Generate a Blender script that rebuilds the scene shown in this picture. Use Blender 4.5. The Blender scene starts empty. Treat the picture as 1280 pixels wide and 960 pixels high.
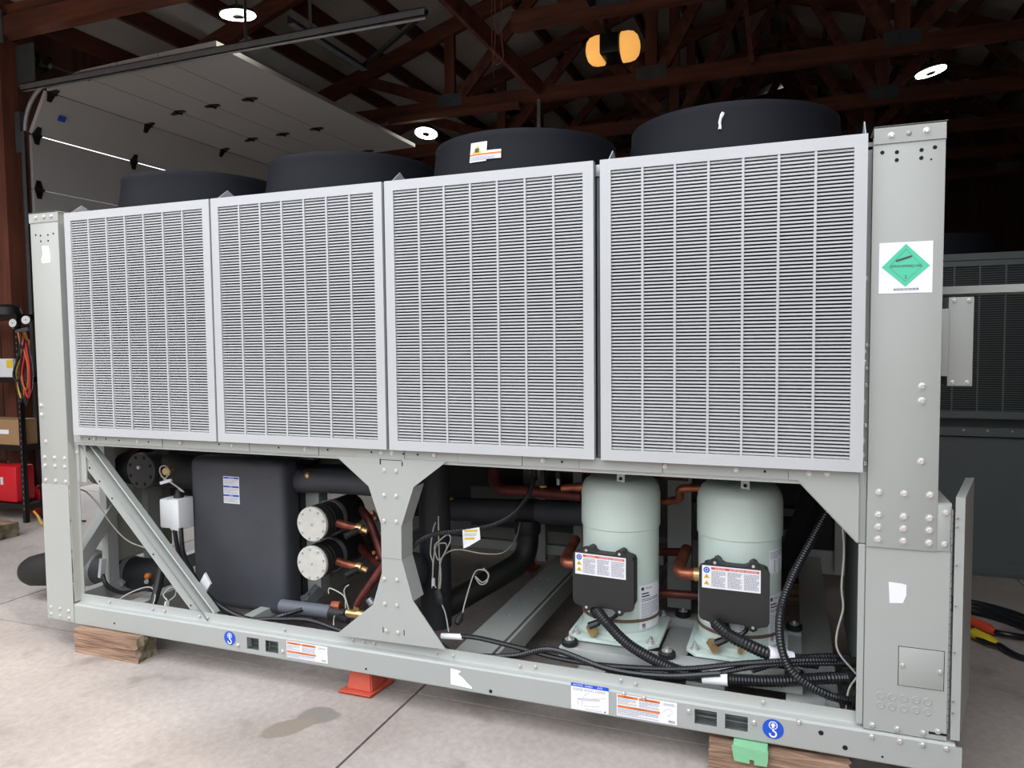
import bpy, bmesh, math, random
from mathutils import Vector, Matrix
random.seed(7)
SC = bpy.context.scene
COL = SC.collection
PI = math.pi

# ---------------------------------------------------------------- camera, sky, sun, exposure
cam_data = bpy.data.cameras.new('camera')
cam_data.sensor_width = 36.0
cam_data.lens = 36.0 * 922.4 / 1280.0
cam_data.clip_end = 300
cam = bpy.data.objects.new('camera', cam_data)
COL.objects.link(cam)
def aim(loc, yaw, pitch, roll):
    F = Vector((-math.sin(yaw) * math.cos(pitch), math.cos(yaw) * math.cos(pitch), math.sin(pitch)))
    R = Vector((math.cos(yaw), math.sin(yaw), 0))
    U = R.cross(F)
    R2 = R * math.cos(roll) + U * math.sin(roll)
    U2 = U * math.cos(roll) - R * math.sin(roll)
    return Matrix(((R2.x, U2.x, -F.x, loc[0]), (R2.y, U2.y, -F.y, loc[1]), (R2.z, U2.z, -F.z, loc[2]), (0, 0, 0, 1)))
cam.matrix_world = aim((3.8082, -2.811, 1.623), 0.3629, -0.0561, -0.0103)
SC.camera = cam

world = bpy.data.worlds.new('overcast_sky')
SC.world = world
world.use_nodes = True
wn = world.node_tree
bg = wn.nodes['Background']
# overcast sky: the zenith about three times as bright as the horizon
tc = wn.nodes.new('ShaderNodeTexCoord'); sx = wn.nodes.new('ShaderNodeSeparateXYZ'); mr = wn.nodes.new('ShaderNodeMapRange')
wn.links.new(tc.outputs['Generated'], sx.inputs['Vector']); wn.links.new(sx.outputs['Z'], mr.inputs['Value'])
mr.inputs['From Min'].default_value = 0.0; mr.inputs['From Max'].default_value = 1.0
mr.inputs['To Min'].default_value = 0.6; mr.inputs['To Max'].default_value = 1.8
wn.links.new(mr.outputs['Result'], bg.inputs['Strength'])
bg.inputs['Color'].default_value = (0.93, 0.96, 1.0, 1)

sun_data = bpy.data.lights.new('sun', 'SUN')
sun_data.energy = 1.0
sun_data.angle = math.radians(4)
sun_data.color = (1.0, 0.83, 0.60)
sun = bpy.data.objects.new('sun', sun_data)
COL.objects.link(sun)
sun.location = (9, -4, 8)
SUN_DIR = Vector((-0.85, 0.31, -0.42))          # the way the light travels
sun.rotation_euler = SUN_DIR.to_track_quat('-Z', 'Y').to_euler()

SC.view_settings.view_transform = 'Standard'
SC.view_settings.look = 'None'
SC.view_settings.gamma = 1.0
SC.view_settings.use_curve_mapping = False
SC.view_settings.exposure = 1.66

# ---------------------------------------------------------------- materials
def lin(c):
    return tuple(((x / 255.0) / 12.92 if x / 255.0 <= 0.04045 else ((x / 255.0 + 0.055) / 1.055) ** 2.4) for x in c)
MATS = {}
def mat(name, rgb, rough=0.5, metal=0.0, var=0.08, scale=6.0, stretch=(1, 1, 1), bump=0.0, bscale=80.0, rgb2=None, spec=0.5, emit=None, estr=0.0, contrast=(0.3, 0.7)):
    m = bpy.data.materials.new(name)
    m.use_nodes = True
    nt = m.node_tree
    b = nt.nodes['Principled BSDF']
    c = lin(rgb)
    c2 = lin(rgb2) if rgb2 else tuple(x * (1 - var) for x in c)
    geo = nt.nodes.new('ShaderNodeNewGeometry')
    mp = nt.nodes.new('ShaderNodeMapping')
    mp.inputs['Scale'].default_value = stretch
    nt.links.new(geo.outputs['Position'], mp.inputs['Vector'])
    nz = nt.nodes.new('ShaderNodeTexNoise')
    nz.inputs['Scale'].default_value = scale
    nz.inputs['Detail'].default_value = 5
    nt.links.new(mp.outputs['Vector'], nz.inputs['Vector'])
    rp = nt.nodes.new('ShaderNodeValToRGB')
    rp.color_ramp.elements[0].position, rp.color_ramp.elements[1].position = contrast
    rp.color_ramp.elements[0].color = (*c2, 1)
    rp.color_ramp.elements[1].color = (*c, 1)
    nt.links.new(nz.outputs['Fac'], rp.inputs['Fac'])
    nt.links.new(rp.outputs['Color'], b.inputs['Base Color'])
    b.inputs['Roughness'].default_value = rough
    b.inputs['Metallic'].default_value = metal
    b.inputs['Specular IOR Level'].default_value = spec
    if bump > 0:
        n2 = nt.nodes.new('ShaderNodeTexNoise')
        n2.inputs['Scale'].default_value = bscale
        n2.inputs['Detail'].default_value = 4
        nt.links.new(mp.outputs['Vector'], n2.inputs['Vector'])
        bp = nt.nodes.new('ShaderNodeBump')
        bp.inputs['Strength'].default_value = bump
        bp.inputs['Distance'].default_value = 0.01
        nt.links.new(n2.outputs['Fac'], bp.inputs['Height'])
        nt.links.new(bp.outputs['Normal'], b.inputs['Normal'])
    if emit:
        b.inputs['Emission Color'].default_value = (*lin(emit), 1)
        b.inputs['Emission Strength'].default_value = estr
    MATS[name] = m
    return m
PAINT = mat('grey_enamel', (152, 155, 152), 0.42, var=0.05, scale=3, bump=0.02, bscale=300)
SILVER = mat('silver_coated_steel', (174, 176, 179), 0.38, metal=0.15, var=0.04, scale=4)
BOLT = mat('zinc_bolt', (198, 198, 196), 0.3, metal=0.6, var=0.1, scale=40)
HOLE = mat('hole_dark', (8, 8, 9), 0.9, var=0)  # shade inside holes and gaps, put into a near-black colour
COIL = mat('coil_fins', (52, 52, 58), 0.6, metal=0.2, var=0.3, scale=30)
PLASTIC = mat('black_plastic', (20, 22, 28), 0.65, var=0.12, scale=5, spec=.15)
CABLE = mat('black_conduit', (22, 23, 28), 0.35, var=0.15, scale=12)
RUBBER = mat('black_rubber', (18, 18, 19), 0.6, var=0.15, scale=20)
INSUL = mat('insulation_foam', (60, 62, 69), 0.62, var=0.28, scale=5, bump=0.08, bscale=40)
INSUL2 = mat('insulation_foam_dark', (28, 30, 35), 0.65, var=0.3, scale=6, bump=0.08, bscale=40)
COMP = mat('compressor_enamel', (192, 207, 200), 0.32, var=0.06, scale=5)
COPPER = mat('oxidised_copper', (176, 104, 78), 0.4, metal=0.75, rgb2=(104, 58, 48), scale=14)
COPPERD = mat('painted_copper', (112, 52, 46), 0.45, metal=0.4, rgb2=(70, 34, 32), scale=16)
BRASS = mat('brass', (214, 182, 128), 0.35, metal=0.8, var=0.25, scale=20)
STEEL = mat('galvanised_steel', (150, 153, 156), 0.38, metal=0.7, var=0.2, scale=15)
DSTEEL = mat('dark_track_steel', (92, 96, 100), 0.5, metal=0.5, var=0.25, scale=8)
DISC = mat('drier_plate', (190, 189, 183), 0.5, metal=0.1, var=0.12, scale=30)
TERM = mat('terminal_cover', (30, 30, 31), 0.45, var=.08, scale=8)
BLACKMETAL = mat('black_painted_metal', (14, 14, 15), 0.4, var=0.15, scale=9)
WHITE = mat('white_plastic', (204, 206, 208), 0.45, var=0.03, scale=8)
PAPER = mat('label_paper', (220, 220, 226), 0.55, var=0.03, scale=10)
ORANGE = mat('label_orange', (206, 110, 36), 0.5, var=0.02)
REDO = mat('label_red_orange', (198, 68, 42), 0.5, var=0.02)
YEL = mat('label_yellow', (206, 178, 34), 0.5, var=0.02)
BLUE = mat('label_blue', (16, 72, 182), 0.5, var=0.02)
GREENL = mat('label_green', (74, 184, 150), 0.5, var=0.02)
INK = mat('label_ink', (60, 62, 66), 0.6, var=0.0)
GREYINK = mat('label_grey_ink', (150, 152, 162), 0.6, var=0.0)
WIRE = mat('grey_wire', (164, 162, 154), 0.5, var=0.08, scale=20)
TIMBER = mat('stained_timber', (112, 62, 42), 0.7, rgb2=(70, 36, 26), scale=9, stretch=(1, 1, 1), bump=0.1, bscale=60)
TIMBERZ = mat('stained_timber_upright', (112, 62, 42), 0.7, rgb2=(74, 38, 27), scale=14, stretch=(1, 1, .12), bump=0.1)
TIMBERX = mat('stained_timber_chord', (112, 62, 42), 0.75, rgb2=(74, 38, 28), scale=14, stretch=(.12, 1, 1), bump=0.1)
TIMBERY = mat('stained_timber_purlin', (104, 52, 38), 0.75, rgb2=(72, 36, 28), scale=14, stretch=(1, .12, 1), bump=0.1)
BLOCKW = mat('weathered_block', (158, 128, 106), 0.85, rgb2=(96, 72, 58), scale=26, stretch=(.14, 1, 1.6), bump=0.9, bscale=70, contrast=(.3, .7))
BLOCKE = mat('weathered_end_grain_shaded', (126, 114, 92), 0.9, rgb2=(82, 74, 58), scale=18, bump=0.5, bscale=60)  # end faces darker and greener than the sides, shade put into the colour
ROOF = mat('roof_sheet', (200, 195, 188), 0.55, metal=0.1, var=0.15, scale=3)
DOORW = mat('overhead_door_white', (170, 169, 168), 0.5, var=0.04, scale=2)
WALLM = mat('wall_boards', (92, 54, 40), 0.8, rgb2=(62, 34, 26), scale=10, stretch=(1, 1, .1))
GRAVEL = mat('gravel_yard', (112, 106, 100), 0.95, rgb2=(84, 79, 74), scale=9, bump=.4, bscale=30)
SIDING = mat('grey_siding', (96, 96, 94), 0.8, var=.1, scale=2)
SNOW = mat('snow', (236, 240, 248), 0.8, var=0.08, scale=3, bump=0.3, bscale=6)
RED = mat('red_plastic', (190, 22, 34), 0.4, var=0.1, scale=8)
CORAL = mat('coral_rubber', (196, 86, 66), 0.6, var=0.12, scale=20)
FLANGE = mat('flange_grey', (56, 58, 62), 0.5, var=.15, scale=12)
MINT = mat('mint_foam', (120, 176, 136), 0.65, var=0.1, scale=14, bump=0.1)
CARD = mat('cardboard', (150, 116, 82), 0.8, var=0.1, scale=12)
UNIT2 = mat('grey_enamel_shaded', (92, 98, 97), 0.45, var=0.06, scale=3)  # darker copy of the grey enamel, shade put into its colour
AMBER = mat('amber_lens', (255, 190, 90), 0.4, var=0.1, scale=12, emit=(255, 184, 96), estr=.26)
LED = mat('led_ring', (255, 255, 240), 0.4, var=0, emit=(255, 255, 236), estr=9.0)
GALV = mat('gauge_face', (196, 198, 196), 0.4, var=0.05, scale=30)
HOSEY = mat('yellow_hose', (206, 160, 50), 0.5, var=0.15, scale=20)
HOSEO = mat('orange_hose', (176, 98, 40), 0.5, var=0.2, scale=20)
SHEET = mat('liner_sheet', (150, 148, 138), 0.45, var=0.06, scale=4)

def concrete():
    m = bpy.data.materials.new('worn_concrete')
    m.use_nodes = True
    nt = m.node_tree; N = nt.nodes; L = nt.links
    b = N['Principled BSDF']
    geo = N.new('ShaderNodeNewGeometry')
    def noise(s, d, vec=None, st=None):
        n = N.new('ShaderNodeTexNoise'); n.inputs['Scale'].default_value = s; n.inputs['Detail'].default_value = d
        src = geo.outputs['Position']
        if st:
            mp = N.new('ShaderNodeMapping'); mp.inputs['Scale'].default_value = st
            mp.inputs['Rotation'].default_value = (0, 0, 0.5)
            L.new(src, mp.inputs['Vector']); src = mp.outputs['Vector']
        L.new(src, n.inputs['Vector']); return n
    def ramp(fac, p0, c0, p1, c1):
        r = N.new('ShaderNodeValToRGB')
        r.color_ramp.elements[0].position = p0; r.color_ramp.elements[0].color = (*c0, 1)
        r.color_ramp.elements[1].position = p1; r.color_ramp.elements[1].color = (*c1, 1)
        L.new(fac, r.inputs['Fac']); return r
    def mix(a, bb, fac, mode='MIX'):
        x = N.new('ShaderNodeMix'); x.data_type = 'RGBA'; x.blend_type = mode
        if isinstance(fac, float): x.inputs['Factor'].default_value = fac
        else: L.new(fac, x.inputs['Factor'])
        L.new(a, x.inputs['A'])
        if isinstance(bb, tuple): x.inputs['B'].default_value = (*bb, 1)
        else: L.new(bb, x.inputs['B'])
        return x.outputs['Result']
    base = ramp(noise(1.1, 6).outputs['Fac'], .32, lin((138, 129, 124)), .68, lin((164, 156, 151)))
    fine = ramp(noise(34, 9, st=(1, .8, 1)).outputs['Fac'], .3, (.86, .85, .84), .7, (1.06, 1.05, 1.04))
    c = mix(base.outputs['Color'], fine.outputs['Color'], 1.0, 'MULTIPLY')
    blot = ramp(noise(3.3, 7).outputs['Fac'], .60, (0, 0, 0), .72, (1, 1, 1))
    c = mix(c, lin((126, 117, 111)), blot.outputs['Color'])
    # one old oil stain
    def blob(cx, cy, rx, ry, ang):
        mp = N.new('ShaderNodeMapping'); mp.vector_type = 'TEXTURE'
        mp.inputs['Location'].default_value = (cx, cy, 0); mp.inputs['Rotation'].default_value = (0, 0, ang)
        mp.inputs['Scale'].default_value = (rx, ry, 1000)
        nn = noise(9, 4)
        vm = N.new('ShaderNodeVectorMath'); vm.operation = 'MULTIPLY_ADD'
        L.new(nn.outputs['Color'], vm.inputs[0]); vm.inputs[1].default_value = (.09, .09, 0)
        L.new(geo.outputs['Position'], vm.inputs[2])
        L.new(vm.outputs['Vector'], mp.inputs['Vector'])
        ln = N.new('ShaderNodeVectorMath'); ln.operation = 'LENGTH'; L.new(mp.outputs['Vector'], ln.inputs[0])
        return ramp(ln.outputs['Value'], .82, (1, 1, 1), 1.15, (0, 0, 0)).outputs['Color']
    c = mix(c, lin((116, 110, 104)), blob(1.93, -.13, .10, .085, .3))
    c = mix(c, lin((124, 113, 102)), blob(1.87, -.26, .13, .065, .9))
    L.new(c, b.inputs['Base Color'])
    b.inputs['Roughness'].default_value = 0.75
    bp = N.new('ShaderNodeBump'); bp.inputs['Strength'].default_value = .25; bp.inputs['Distance'].default_value = .01
    L.new(noise(60, 6).outputs['Fac'], bp.inputs['Height']); L.new(bp.outputs['Normal'], b.inputs['Normal'])
    return m
CONCRETE = concrete()

# ---------------------------------------------------------------- geometry helpers
class B:
    """Collects shapes in world coordinates and links them as ONE mesh object."""
    def __init__(self, *mats):
        self.bm = bmesh.new(); self.mats = list(mats)
    def _mi(self, m):
        if m is None: return 0
        if m not in self.mats: self.mats.append(m)
        return self.mats.index(m)
    def face(self, pts, m=None):
        f = self.bm.faces.new([self.bm.verts.new(p) for p in pts]); f.material_index = self._mi(m); return f
    def box(self, a, b, m=None, bev=0.0):
        x0, y0, z0 = a; x1, y1, z1 = b
        return self.hexa([(x0, y0, z0), (x1, y0, z0), (x1, y1, z0), (x0, y1, z0), (x0, y0, z1), (x1, y0, z1), (x1, y1, z1), (x0, y1, z1)], m, bev)
    def hexa(self, P, m=None, bev=0.0):
        v = [self.bm.verts.new(p) for p in P]
        mi = self._mi(m); fs = []
        for q in ((0, 3, 2, 1), (4, 5, 6, 7), (0, 1, 5, 4), (1, 2, 6, 5), (2, 3, 7, 6), (3, 0, 4, 7)):
            f = self.bm.faces.new([v[i] for i in q]); f.material_index = mi; fs.append(f)
        if bev > 0:
            es = list({e for f in fs for e in f.edges})
            r = bmesh.ops.bevel(self.bm, geom=es, offset=bev, segments=2, affect='EDGES', profile=.5)
            for f in r['faces']: f.material_index = mi
        return self
    def beam(self, p, q, w, h, m=None, up=(0, 0, 1)):
        p = Vector(p); q = Vector(q); d = (q - p).normalized()
        s = d.cross(Vector(up))
        if s.length < 1e-4: s = d.cross(Vector((0, 1, 0)))
        s.normalize(); u = s.cross(d)
        s *= w / 2; u *= h / 2
        return self.hexa([p - s - u, p + s - u, q + s - u, q - s - u, p - s + u, p + s + u, q + s + u, q - s + u], m)
    def prism(self, poly, vec, m=None, caps=True):
        """closed polygon of 3-D points pushed along vec"""
        vec = Vector(vec); n = len(poly)
        a = [self.bm.verts.new(p) for p in poly]; c = [self.bm.verts.new(Vector(p) + vec) for p in poly]
        mi = self._mi(m)
        fs = [self.bm.faces.new((a[i], a[(i + 1) % n], c[(i + 1) % n], c[i])) for i in range(n)]
        if caps:
            fs.append(self.bm.faces.new(a[::-1])); fs.append(self.bm.faces.new(c))
        for f in fs: f.material_index = mi
        return self
    def frames(self, pts):
        P = [Vector(p) for p in pts]; out = []; up = None
        for i, p in enumerate(P):
            d = (P[min(i + 1, len(P) - 1)] - P[max(i - 1, 0)])
            d = d.normalized() if d.length > 1e-9 else Vector((0, 0, 1))
            if up is None:
                up = Vector((0, 0, 1)) if abs(d.z) < .9 else Vector((1, 0, 0))
            s = d.cross(up).normalized(); up = s.cross(d).normalized()
            out.append((p, s, up))
        return out
    def tube(self, pts, r, n=10, m=None, caps=True):
        """r: number or list, one per point"""
        mi = self._mi(m); rings = []
        for i, (p, s, u) in enumerate(self.frames(pts)):
            rr = r[i] if isinstance(r, (list, tuple)) else r
            rings.append([self.bm.verts.new(p + (s * math.cos(2 * PI * k / n) + u * math.sin(2 * PI * k / n)) * rr) for k in range(n)])
        for a, c in zip(rings, rings[1:]):
            for k in range(n):
                f = self.bm.faces.new((a[k], a[(k + 1) % n], c[(k + 1) % n], c[k])); f.material_index = mi
        if caps:
            for ring in (rings[0][::-1], rings[-1]):
                f = self.bm.faces.new(ring); f.material_index = mi
        return self
    def cyl(self, p, q, r, r2=None, n=20, m=None):
        return self.tube([p, q], [r, r if r2 is None else r2], n, m)
    def lathe(self, prof, c, axis=(0, 0, 1), n=32, m=None, a0=0, a1=2 * PI, close=True):
        """prof: (radius, height) pairs along axis from centre c"""
        ax = Vector(axis).normalized(); c = Vector(c)
        s = ax.cross(Vector((0, 0, 1)))
        s = s.normalized() if s.length > 1e-4 else Vector((1, 0, 0))
        u = ax.cross(s); mi = self._mi(m); rings = []
        full = abs(a1 - a0 - 2 * PI) < 1e-6; cnt = n if full else n + 1
        for rr, h in prof:
            rings.append([self.bm.verts.new(c + ax * h + (s * math.cos(a0 + (a1 - a0) * k / n) + u * math.sin(a0 + (a1 - a0) * k / n)) * max(rr, 1e-4)) for k in range(cnt)])
        for a, d in zip(rings, rings[1:]):
            for k in range(n):
                k2 = (k + 1) % cnt
                f = self.bm.faces.new((a[k], a[k2], d[k2], d[k])); f.material_index = mi
        if close and full:
            for ring in (rings[0][::-1], rings[-1]):
                f = self.bm.faces.new(ring); f.material_index = mi
        return self
    def build(self, name, parent=None, sharp=32, smooth=True, **props):
        bm = self.bm
        bmesh.ops.recalc_face_normals(bm, faces=bm.faces[:])
        lo = Vector((min(v.co.x for v in bm.verts), min(v.co.y for v in bm.verts), min(v.co.z for v in bm.verts)))
        hi = Vector((max(v.co.x for v in bm.verts), max(v.co.y for v in bm.verts), max(v.co.z for v in bm.verts)))
        c = (lo + hi) / 2
        bmesh.ops.translate(bm, verts=bm.verts[:], vec=-c)
        me = bpy.data.meshes.new(name)
        bm.to_mesh(me); bm.free()
        for m in self.mats: me.materials.append(m)
        if smooth:
            me.polygons.foreach_set('use_smooth', [True] * len(me.polygons))
            me.set_sharp_from_angle(angle=math.radians(sharp))
        return put(name, me, c, parent, **props)
WORLD = {}
def put(name, me, c, parent=None, **props):
    o = bpy.data.objects.new(name, me)
    COL.objects.link(o)
    WORLD[o.name] = Vector(c)
    o.location = Vector(c) - (WORLD[parent.name] if parent else Vector())
    if parent: o.parent = parent
    for k, v in props.items(): o[k] = v
    return o
def thing(name, label, cat, loc, group=None, kind=None):
    p = dict(label=label, category=cat) if label else {}
    if group: p['group'] = group
    if kind: p['kind'] = kind
    return put(name, None, loc, None, **p)
def copy_tree(o, delta, parent=None, **props):
    c = o.copy(); COL.objects.link(c)
    WORLD[c.name] = WORLD[o.name] + Vector(delta)
    if parent: c.parent = parent
    else: c.location = WORLD[c.name]
    for k, v in props.items(): c[k] = v
    for ch in o.children: copy_tree(ch, delta, c)
    return c
def spline(P, step=0.02, closed=False):
    """Catmull-Rom through the points, evenly resampled"""
    P = [Vector(p) for p in P]; Q = [P[0] * 2 - P[1]] + P + [P[-1] * 2 - P[-2]]; out = []
    for i in range(1, len(Q) - 2):
        a, b, c, d = Q[i - 1:i + 3]
        n = max(2, int((c - b).length / step))
        for k in range(n):
            t = k / n
            out.append(.5 * ((2 * b) + (c - a) * t + (2 * a - 5 * b + 4 * c - d) * t * t + (3 * b - a - 3 * c + d) * t ** 3))
    return out + [P[-1]]
def cable(name, P, r, m, parent, ribbed=False, n=8, step=0.02, **props):
    if ribbed:
        pts = spline(P, max(.0055, r * .24)); rad = [r * (1.0 if i % 2 else .87) for i in range(len(pts))]
    else:
        pts = spline(P, step); rad = r
    return B(m).tube(pts, rad, n).build(name, parent, sharp=(22 if ribbed else 60), **props)
def bent(P, rad, k=5):
    """polyline with rounded corners, for pipes"""
    P = [Vector(p) for p in P]; out = [P[0]]
    for a, b, c in zip(P, P[1:], P[2:]):
        d1 = (a - b); d2 = (c - b); r = min(rad, d1.length * .49, d2.length * .49)
        s = b + d1.normalized() * r; e = b + d2.normalized() * r
        for i in range(k + 1):
            t = i / k; out.append(s * (1 - t) ** 2 + b * 2 * t * (1 - t) + e * t * t)
    return out + [P[-1]]
# shared bolt meshes: hex head on a washer, facing along -y
def bolt_mesh(name, r, m=BOLT):
    b = B(m); b.lathe([(r * 1.25, 0), (r * 1.25, -.0015), (r * 1.0, -.002)], (0, 0, 0), (0, 1, 0), 12)
    b.lathe([(r * .92, -.0015), (r * .92, -.0062), (r * .75, -.0075)], (0, 0, 0), (0, 1, 0), 6)
    bmesh.ops.recalc_face_normals(b.bm, faces=b.bm.faces[:])
    me = bpy.data.meshes.new(name); b.bm.to_mesh(me); b.bm.free(); me.materials.append(m); return me
BOLT_BIG = bolt_mesh('bolt_head_large', .0105)
BOLT_MID = bolt_mesh('bolt_head', .0085)
BOLT_SMALL = bolt_mesh('screw_head', .0062)
def bolts(parent, pts, y, me=None, name='bolt'):
    for x, z in pts: put(name, me or BOLT_MID, (x, y, z), parent)
def holes(parent, pts, y, r=.006, name='bolt_hole'):
    b = B(HOLE)
    for p in pts: b.lathe([(p[2] if len(p) > 2 else r, 0), (p[2] if len(p) > 2 else r, .001)], (p[0], y - .001, p[1]), (0, 1, 0), 12)
    return b.build(name, parent)
TEXT = {}
def text_polys(s):
    if s not in TEXT:
        cu = bpy.data.curves.new('lettering', 'FONT'); cu.body = s; cu.size = 1.0; cu.resolution_u = 2
        ob = bpy.data.objects.new('lettering', cu); COL.objects.link(ob)
        dg = bpy.context.evaluated_depsgraph_get()
        me = bpy.data.meshes.new_from_object(ob.evaluated_get(dg))
        V = [tuple(v.co[:2]) for v in me.vertices]
        F = [[V[i] for i in p.vertices] for p in me.polygons]
        bpy.data.objects.remove(ob); bpy.data.curves.remove(cu); bpy.data.meshes.remove(me)
        w = max(v[0] for v in V) if V else 1
        TEXT[s] = (F, w)
    return TEXT[s]
def label(name, parent, O, ux, uz, w, h, items, outline=None, base=None, lab=None, warp=None, th=.0012, rects=None):
    """flat printed sticker. O = top-left corner, ux to the right, uz down; items in metres from O"""
    O = Vector(O); ux = Vector(ux).normalized(); uz = Vector(uz).normalized(); n = ux.cross(uz)
    n = -n if n.y > 0 else n
    base = base or PAPER
    b = B(base)
    def P(x, y, o): return O + ux * x + uz * y + n * o
    if warp: P = warp
    out = outline or [(0, 0), (w, 0), (w, h), (0, h)]
    if warp:
        k = 8
        for (x0, y0, x1, y1) in (rects or [(0, 0, w, h)]):
            for i in range(k):
                a, c = x0 + (x1 - x0) * i / k, x0 + (x1 - x0) * (i + 1) / k
                b.face([P(a, y0, th), P(c, y0, th), P(c, y1, th), P(a, y1, th)])
    else:
        b.prism([P(x, y, 0) for x, y in out], n * th)
    lay = [th + .0003]
    def quad(m, x0, y0, x1, y1):
        k = 4 if warp else 1
        for i in range(k):
            a = x0 + (x1 - x0) * i / k; c = x0 + (x1 - x0) * (i + 1) / k
            b.face([P(a, y0, lay[0]), P(c, y0, lay[0]), P(c, y1, lay[0]), P(a, y1, lay[0])], m)
    rnd = random.Random(len(items) * 31 + int(w * 1000))
    for it in items:
        k, m = it[0], it[1]
        lay[0] += .0002
        if k == 'r': quad(m, *it[2:6])
        elif k == 'p': b.face([P(x, y, lay[0]) for x, y in it[2]], m)
        elif k == 'c':
            cx, cy, r = it[2:5]; b.face([P(cx + r * math.cos(a * PI / 10), cy + r * math.sin(a * PI / 10), lay[0]) for a in range(20)], m)
        elif k == 'ring':
            cx, cy, r, r2, a0, a1 = it[2:8]; N = 16
            for i in range(N):
                s = math.radians(a0 + (a1 - a0) * i / N); e = math.radians(a0 + (a1 - a0) * (i + 1) / N)
                b.face([P(cx + q * math.cos(t), cy + q * math.sin(t), lay[0]) for q, t in ((r, s), (r, e), (r2, e), (r2, s))], m)
        elif k == 't':
            F, tw = text_polys(it[2]); x, y, hh = it[3:6]; sx = (it[6] / tw) if len(it) > 6 else hh / .7
            for f in F: b.face([P(x + q[0] * sx, y - q[1] * hh / .7, lay[0]) for q in f], m)
        elif k == 'lines':
            x0, y0, x1, y1, cnt = it[2:7]; p = (y1 - y0) / cnt
            for i in range(cnt):
                xx = x0; end = x1 if i % 4 != 3 else x0 + (x1 - x0) * rnd.uniform(.4, .9)
                while xx < end - .003:
                    ww = min(rnd.uniform(.004, .012), end - xx)
                    b.face([P(xx, y0 + p * i, lay[0]), P(xx + ww, y0 + p * i, lay[0]), P(xx + ww, y0 + p * (i + .5), lay[0]), P(xx, y0 + p * (i + .5), lay[0])], m)
                    xx += ww + .0022
        elif k == 'bars':
            x0, y0, x1, y1 = it[2:6]; yy = y0
            while yy < y1:
                t = rnd.choice((.001, .002, .003)); b.face([P(x0, yy, lay[0]), P(x1, yy, lay[0]), P(x1, min(yy + t, y1), lay[0]), P(x0, min(yy + t, y1), lay[0])], m); yy += t + .0016
        elif k == 'line':
            x0, y0, x1, y1, t = it[2:7]; d = Vector((x1 - x0, y1 - y0)); s = Vector((-d.y, d.x)).normalized() * t / 2
            b.face([P(x0 + s.x, y0 + s.y, lay[0]), P(x1 + s.x, y1 + s.y, lay[0]), P(x1 - s.x, y1 - s.y, lay[0]), P(x0 - s.x, y0 - s.y, lay[0])], m)
    o = b.build(name, parent, smooth=False)
    if lab: o['label'] = lab
    return o
X1, Z1 = (1, 0, 0), (0, 0, -1)

# ================================================================ the setting
RX, RZ, SL = 3.55, 7.06, .33
def roofz(x): return RZ - SL * abs(x - RX)
def boards(parent, x0, x1, y0, y1, z0, z1, axis, w=.19, m=WALLM):
    n = max(1, round(((x1 - x0) if axis == 'x' else (y1 - y0)) / w))
    for i in range(n):
        if axis == 'x':
            a = x0 + (x1 - x0) * i / n; c = x0 + (x1 - x0) * (i + 1) / n
            B(m).box((a + .002, y0 - .004 * (i % 2), z0), (c - .002, y1, z1)).build('board', parent, smooth=False)
        else:
            a = y0 + (y1 - y0) * i / n; c = y0 + (y1 - y0) * (i + 1) / n
            B(m).box((x0, a + .002, z0), (x1 + .004 * (i % 2), c - .002, z1)).build('board', parent, smooth=False)
floor = thing('floor', None, None, (2.19, .15, 0), kind='structure')
XS = [-10.02, -6.97, -3.92, -.87, 2.19, 5.24, 8.29, 11.34]
YS = [-12.05, -9.0, -5.95, -2.9, .15, 3.2, 6.25, 9.3, 12.35, 15.4]
for i in range(len(XS) - 1):
    for j in range(len(YS) - 1):
        if XS[i] < -3.95 and YS[j] > 0.2: continue
        g = .006
        B(CONCRETE).box((XS[i] + g, YS[j] + g, -.1), (XS[i + 1] - g, YS[j + 1] - g, 0)).build('slab', floor, smooth=False)
B(HOLE).box((-10.02, -12, -.14), (11.3, 3.2, -.1)).box((-3.9, 3.2, -.14), (11.3, 15.4, -.1)).build('sub_base', floor, smooth=False)
B(GRAVEL).box((-70, -70, -.5), (70, 70, -.141)).build('ground', kind='structure', smooth=False)
wo = thing('wall_sky_blocker', None, None, (0, -17, 0), kind='structure')      # added unseen across the yard, to cut the low sky light
boards(wo, -26, 26, -17.1, -17, -.14, 5.0, 'x', 1.0, SIDING)
bk = B(SNOW)
for k in range(9):                                  # ploughed bank beyond the left doorway
    cx = -9.5 - (k % 3) * .8; cy = 5.2 + k * 2.0
    bk.lathe([(1.6 + .4 * (k % 2), -.2), (1.2, .25), (.7, .5 + .1 * (k % 3)), (.05, .62 + .1 * (k % 3))], (cx, cy, -.1), n=14)
bk.box((-60, 3.4, -.14), (-5.2, 40, -.06))
bk.build('snow_bank', label='white bank of snow outside the left doorway', category='snow')

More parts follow.
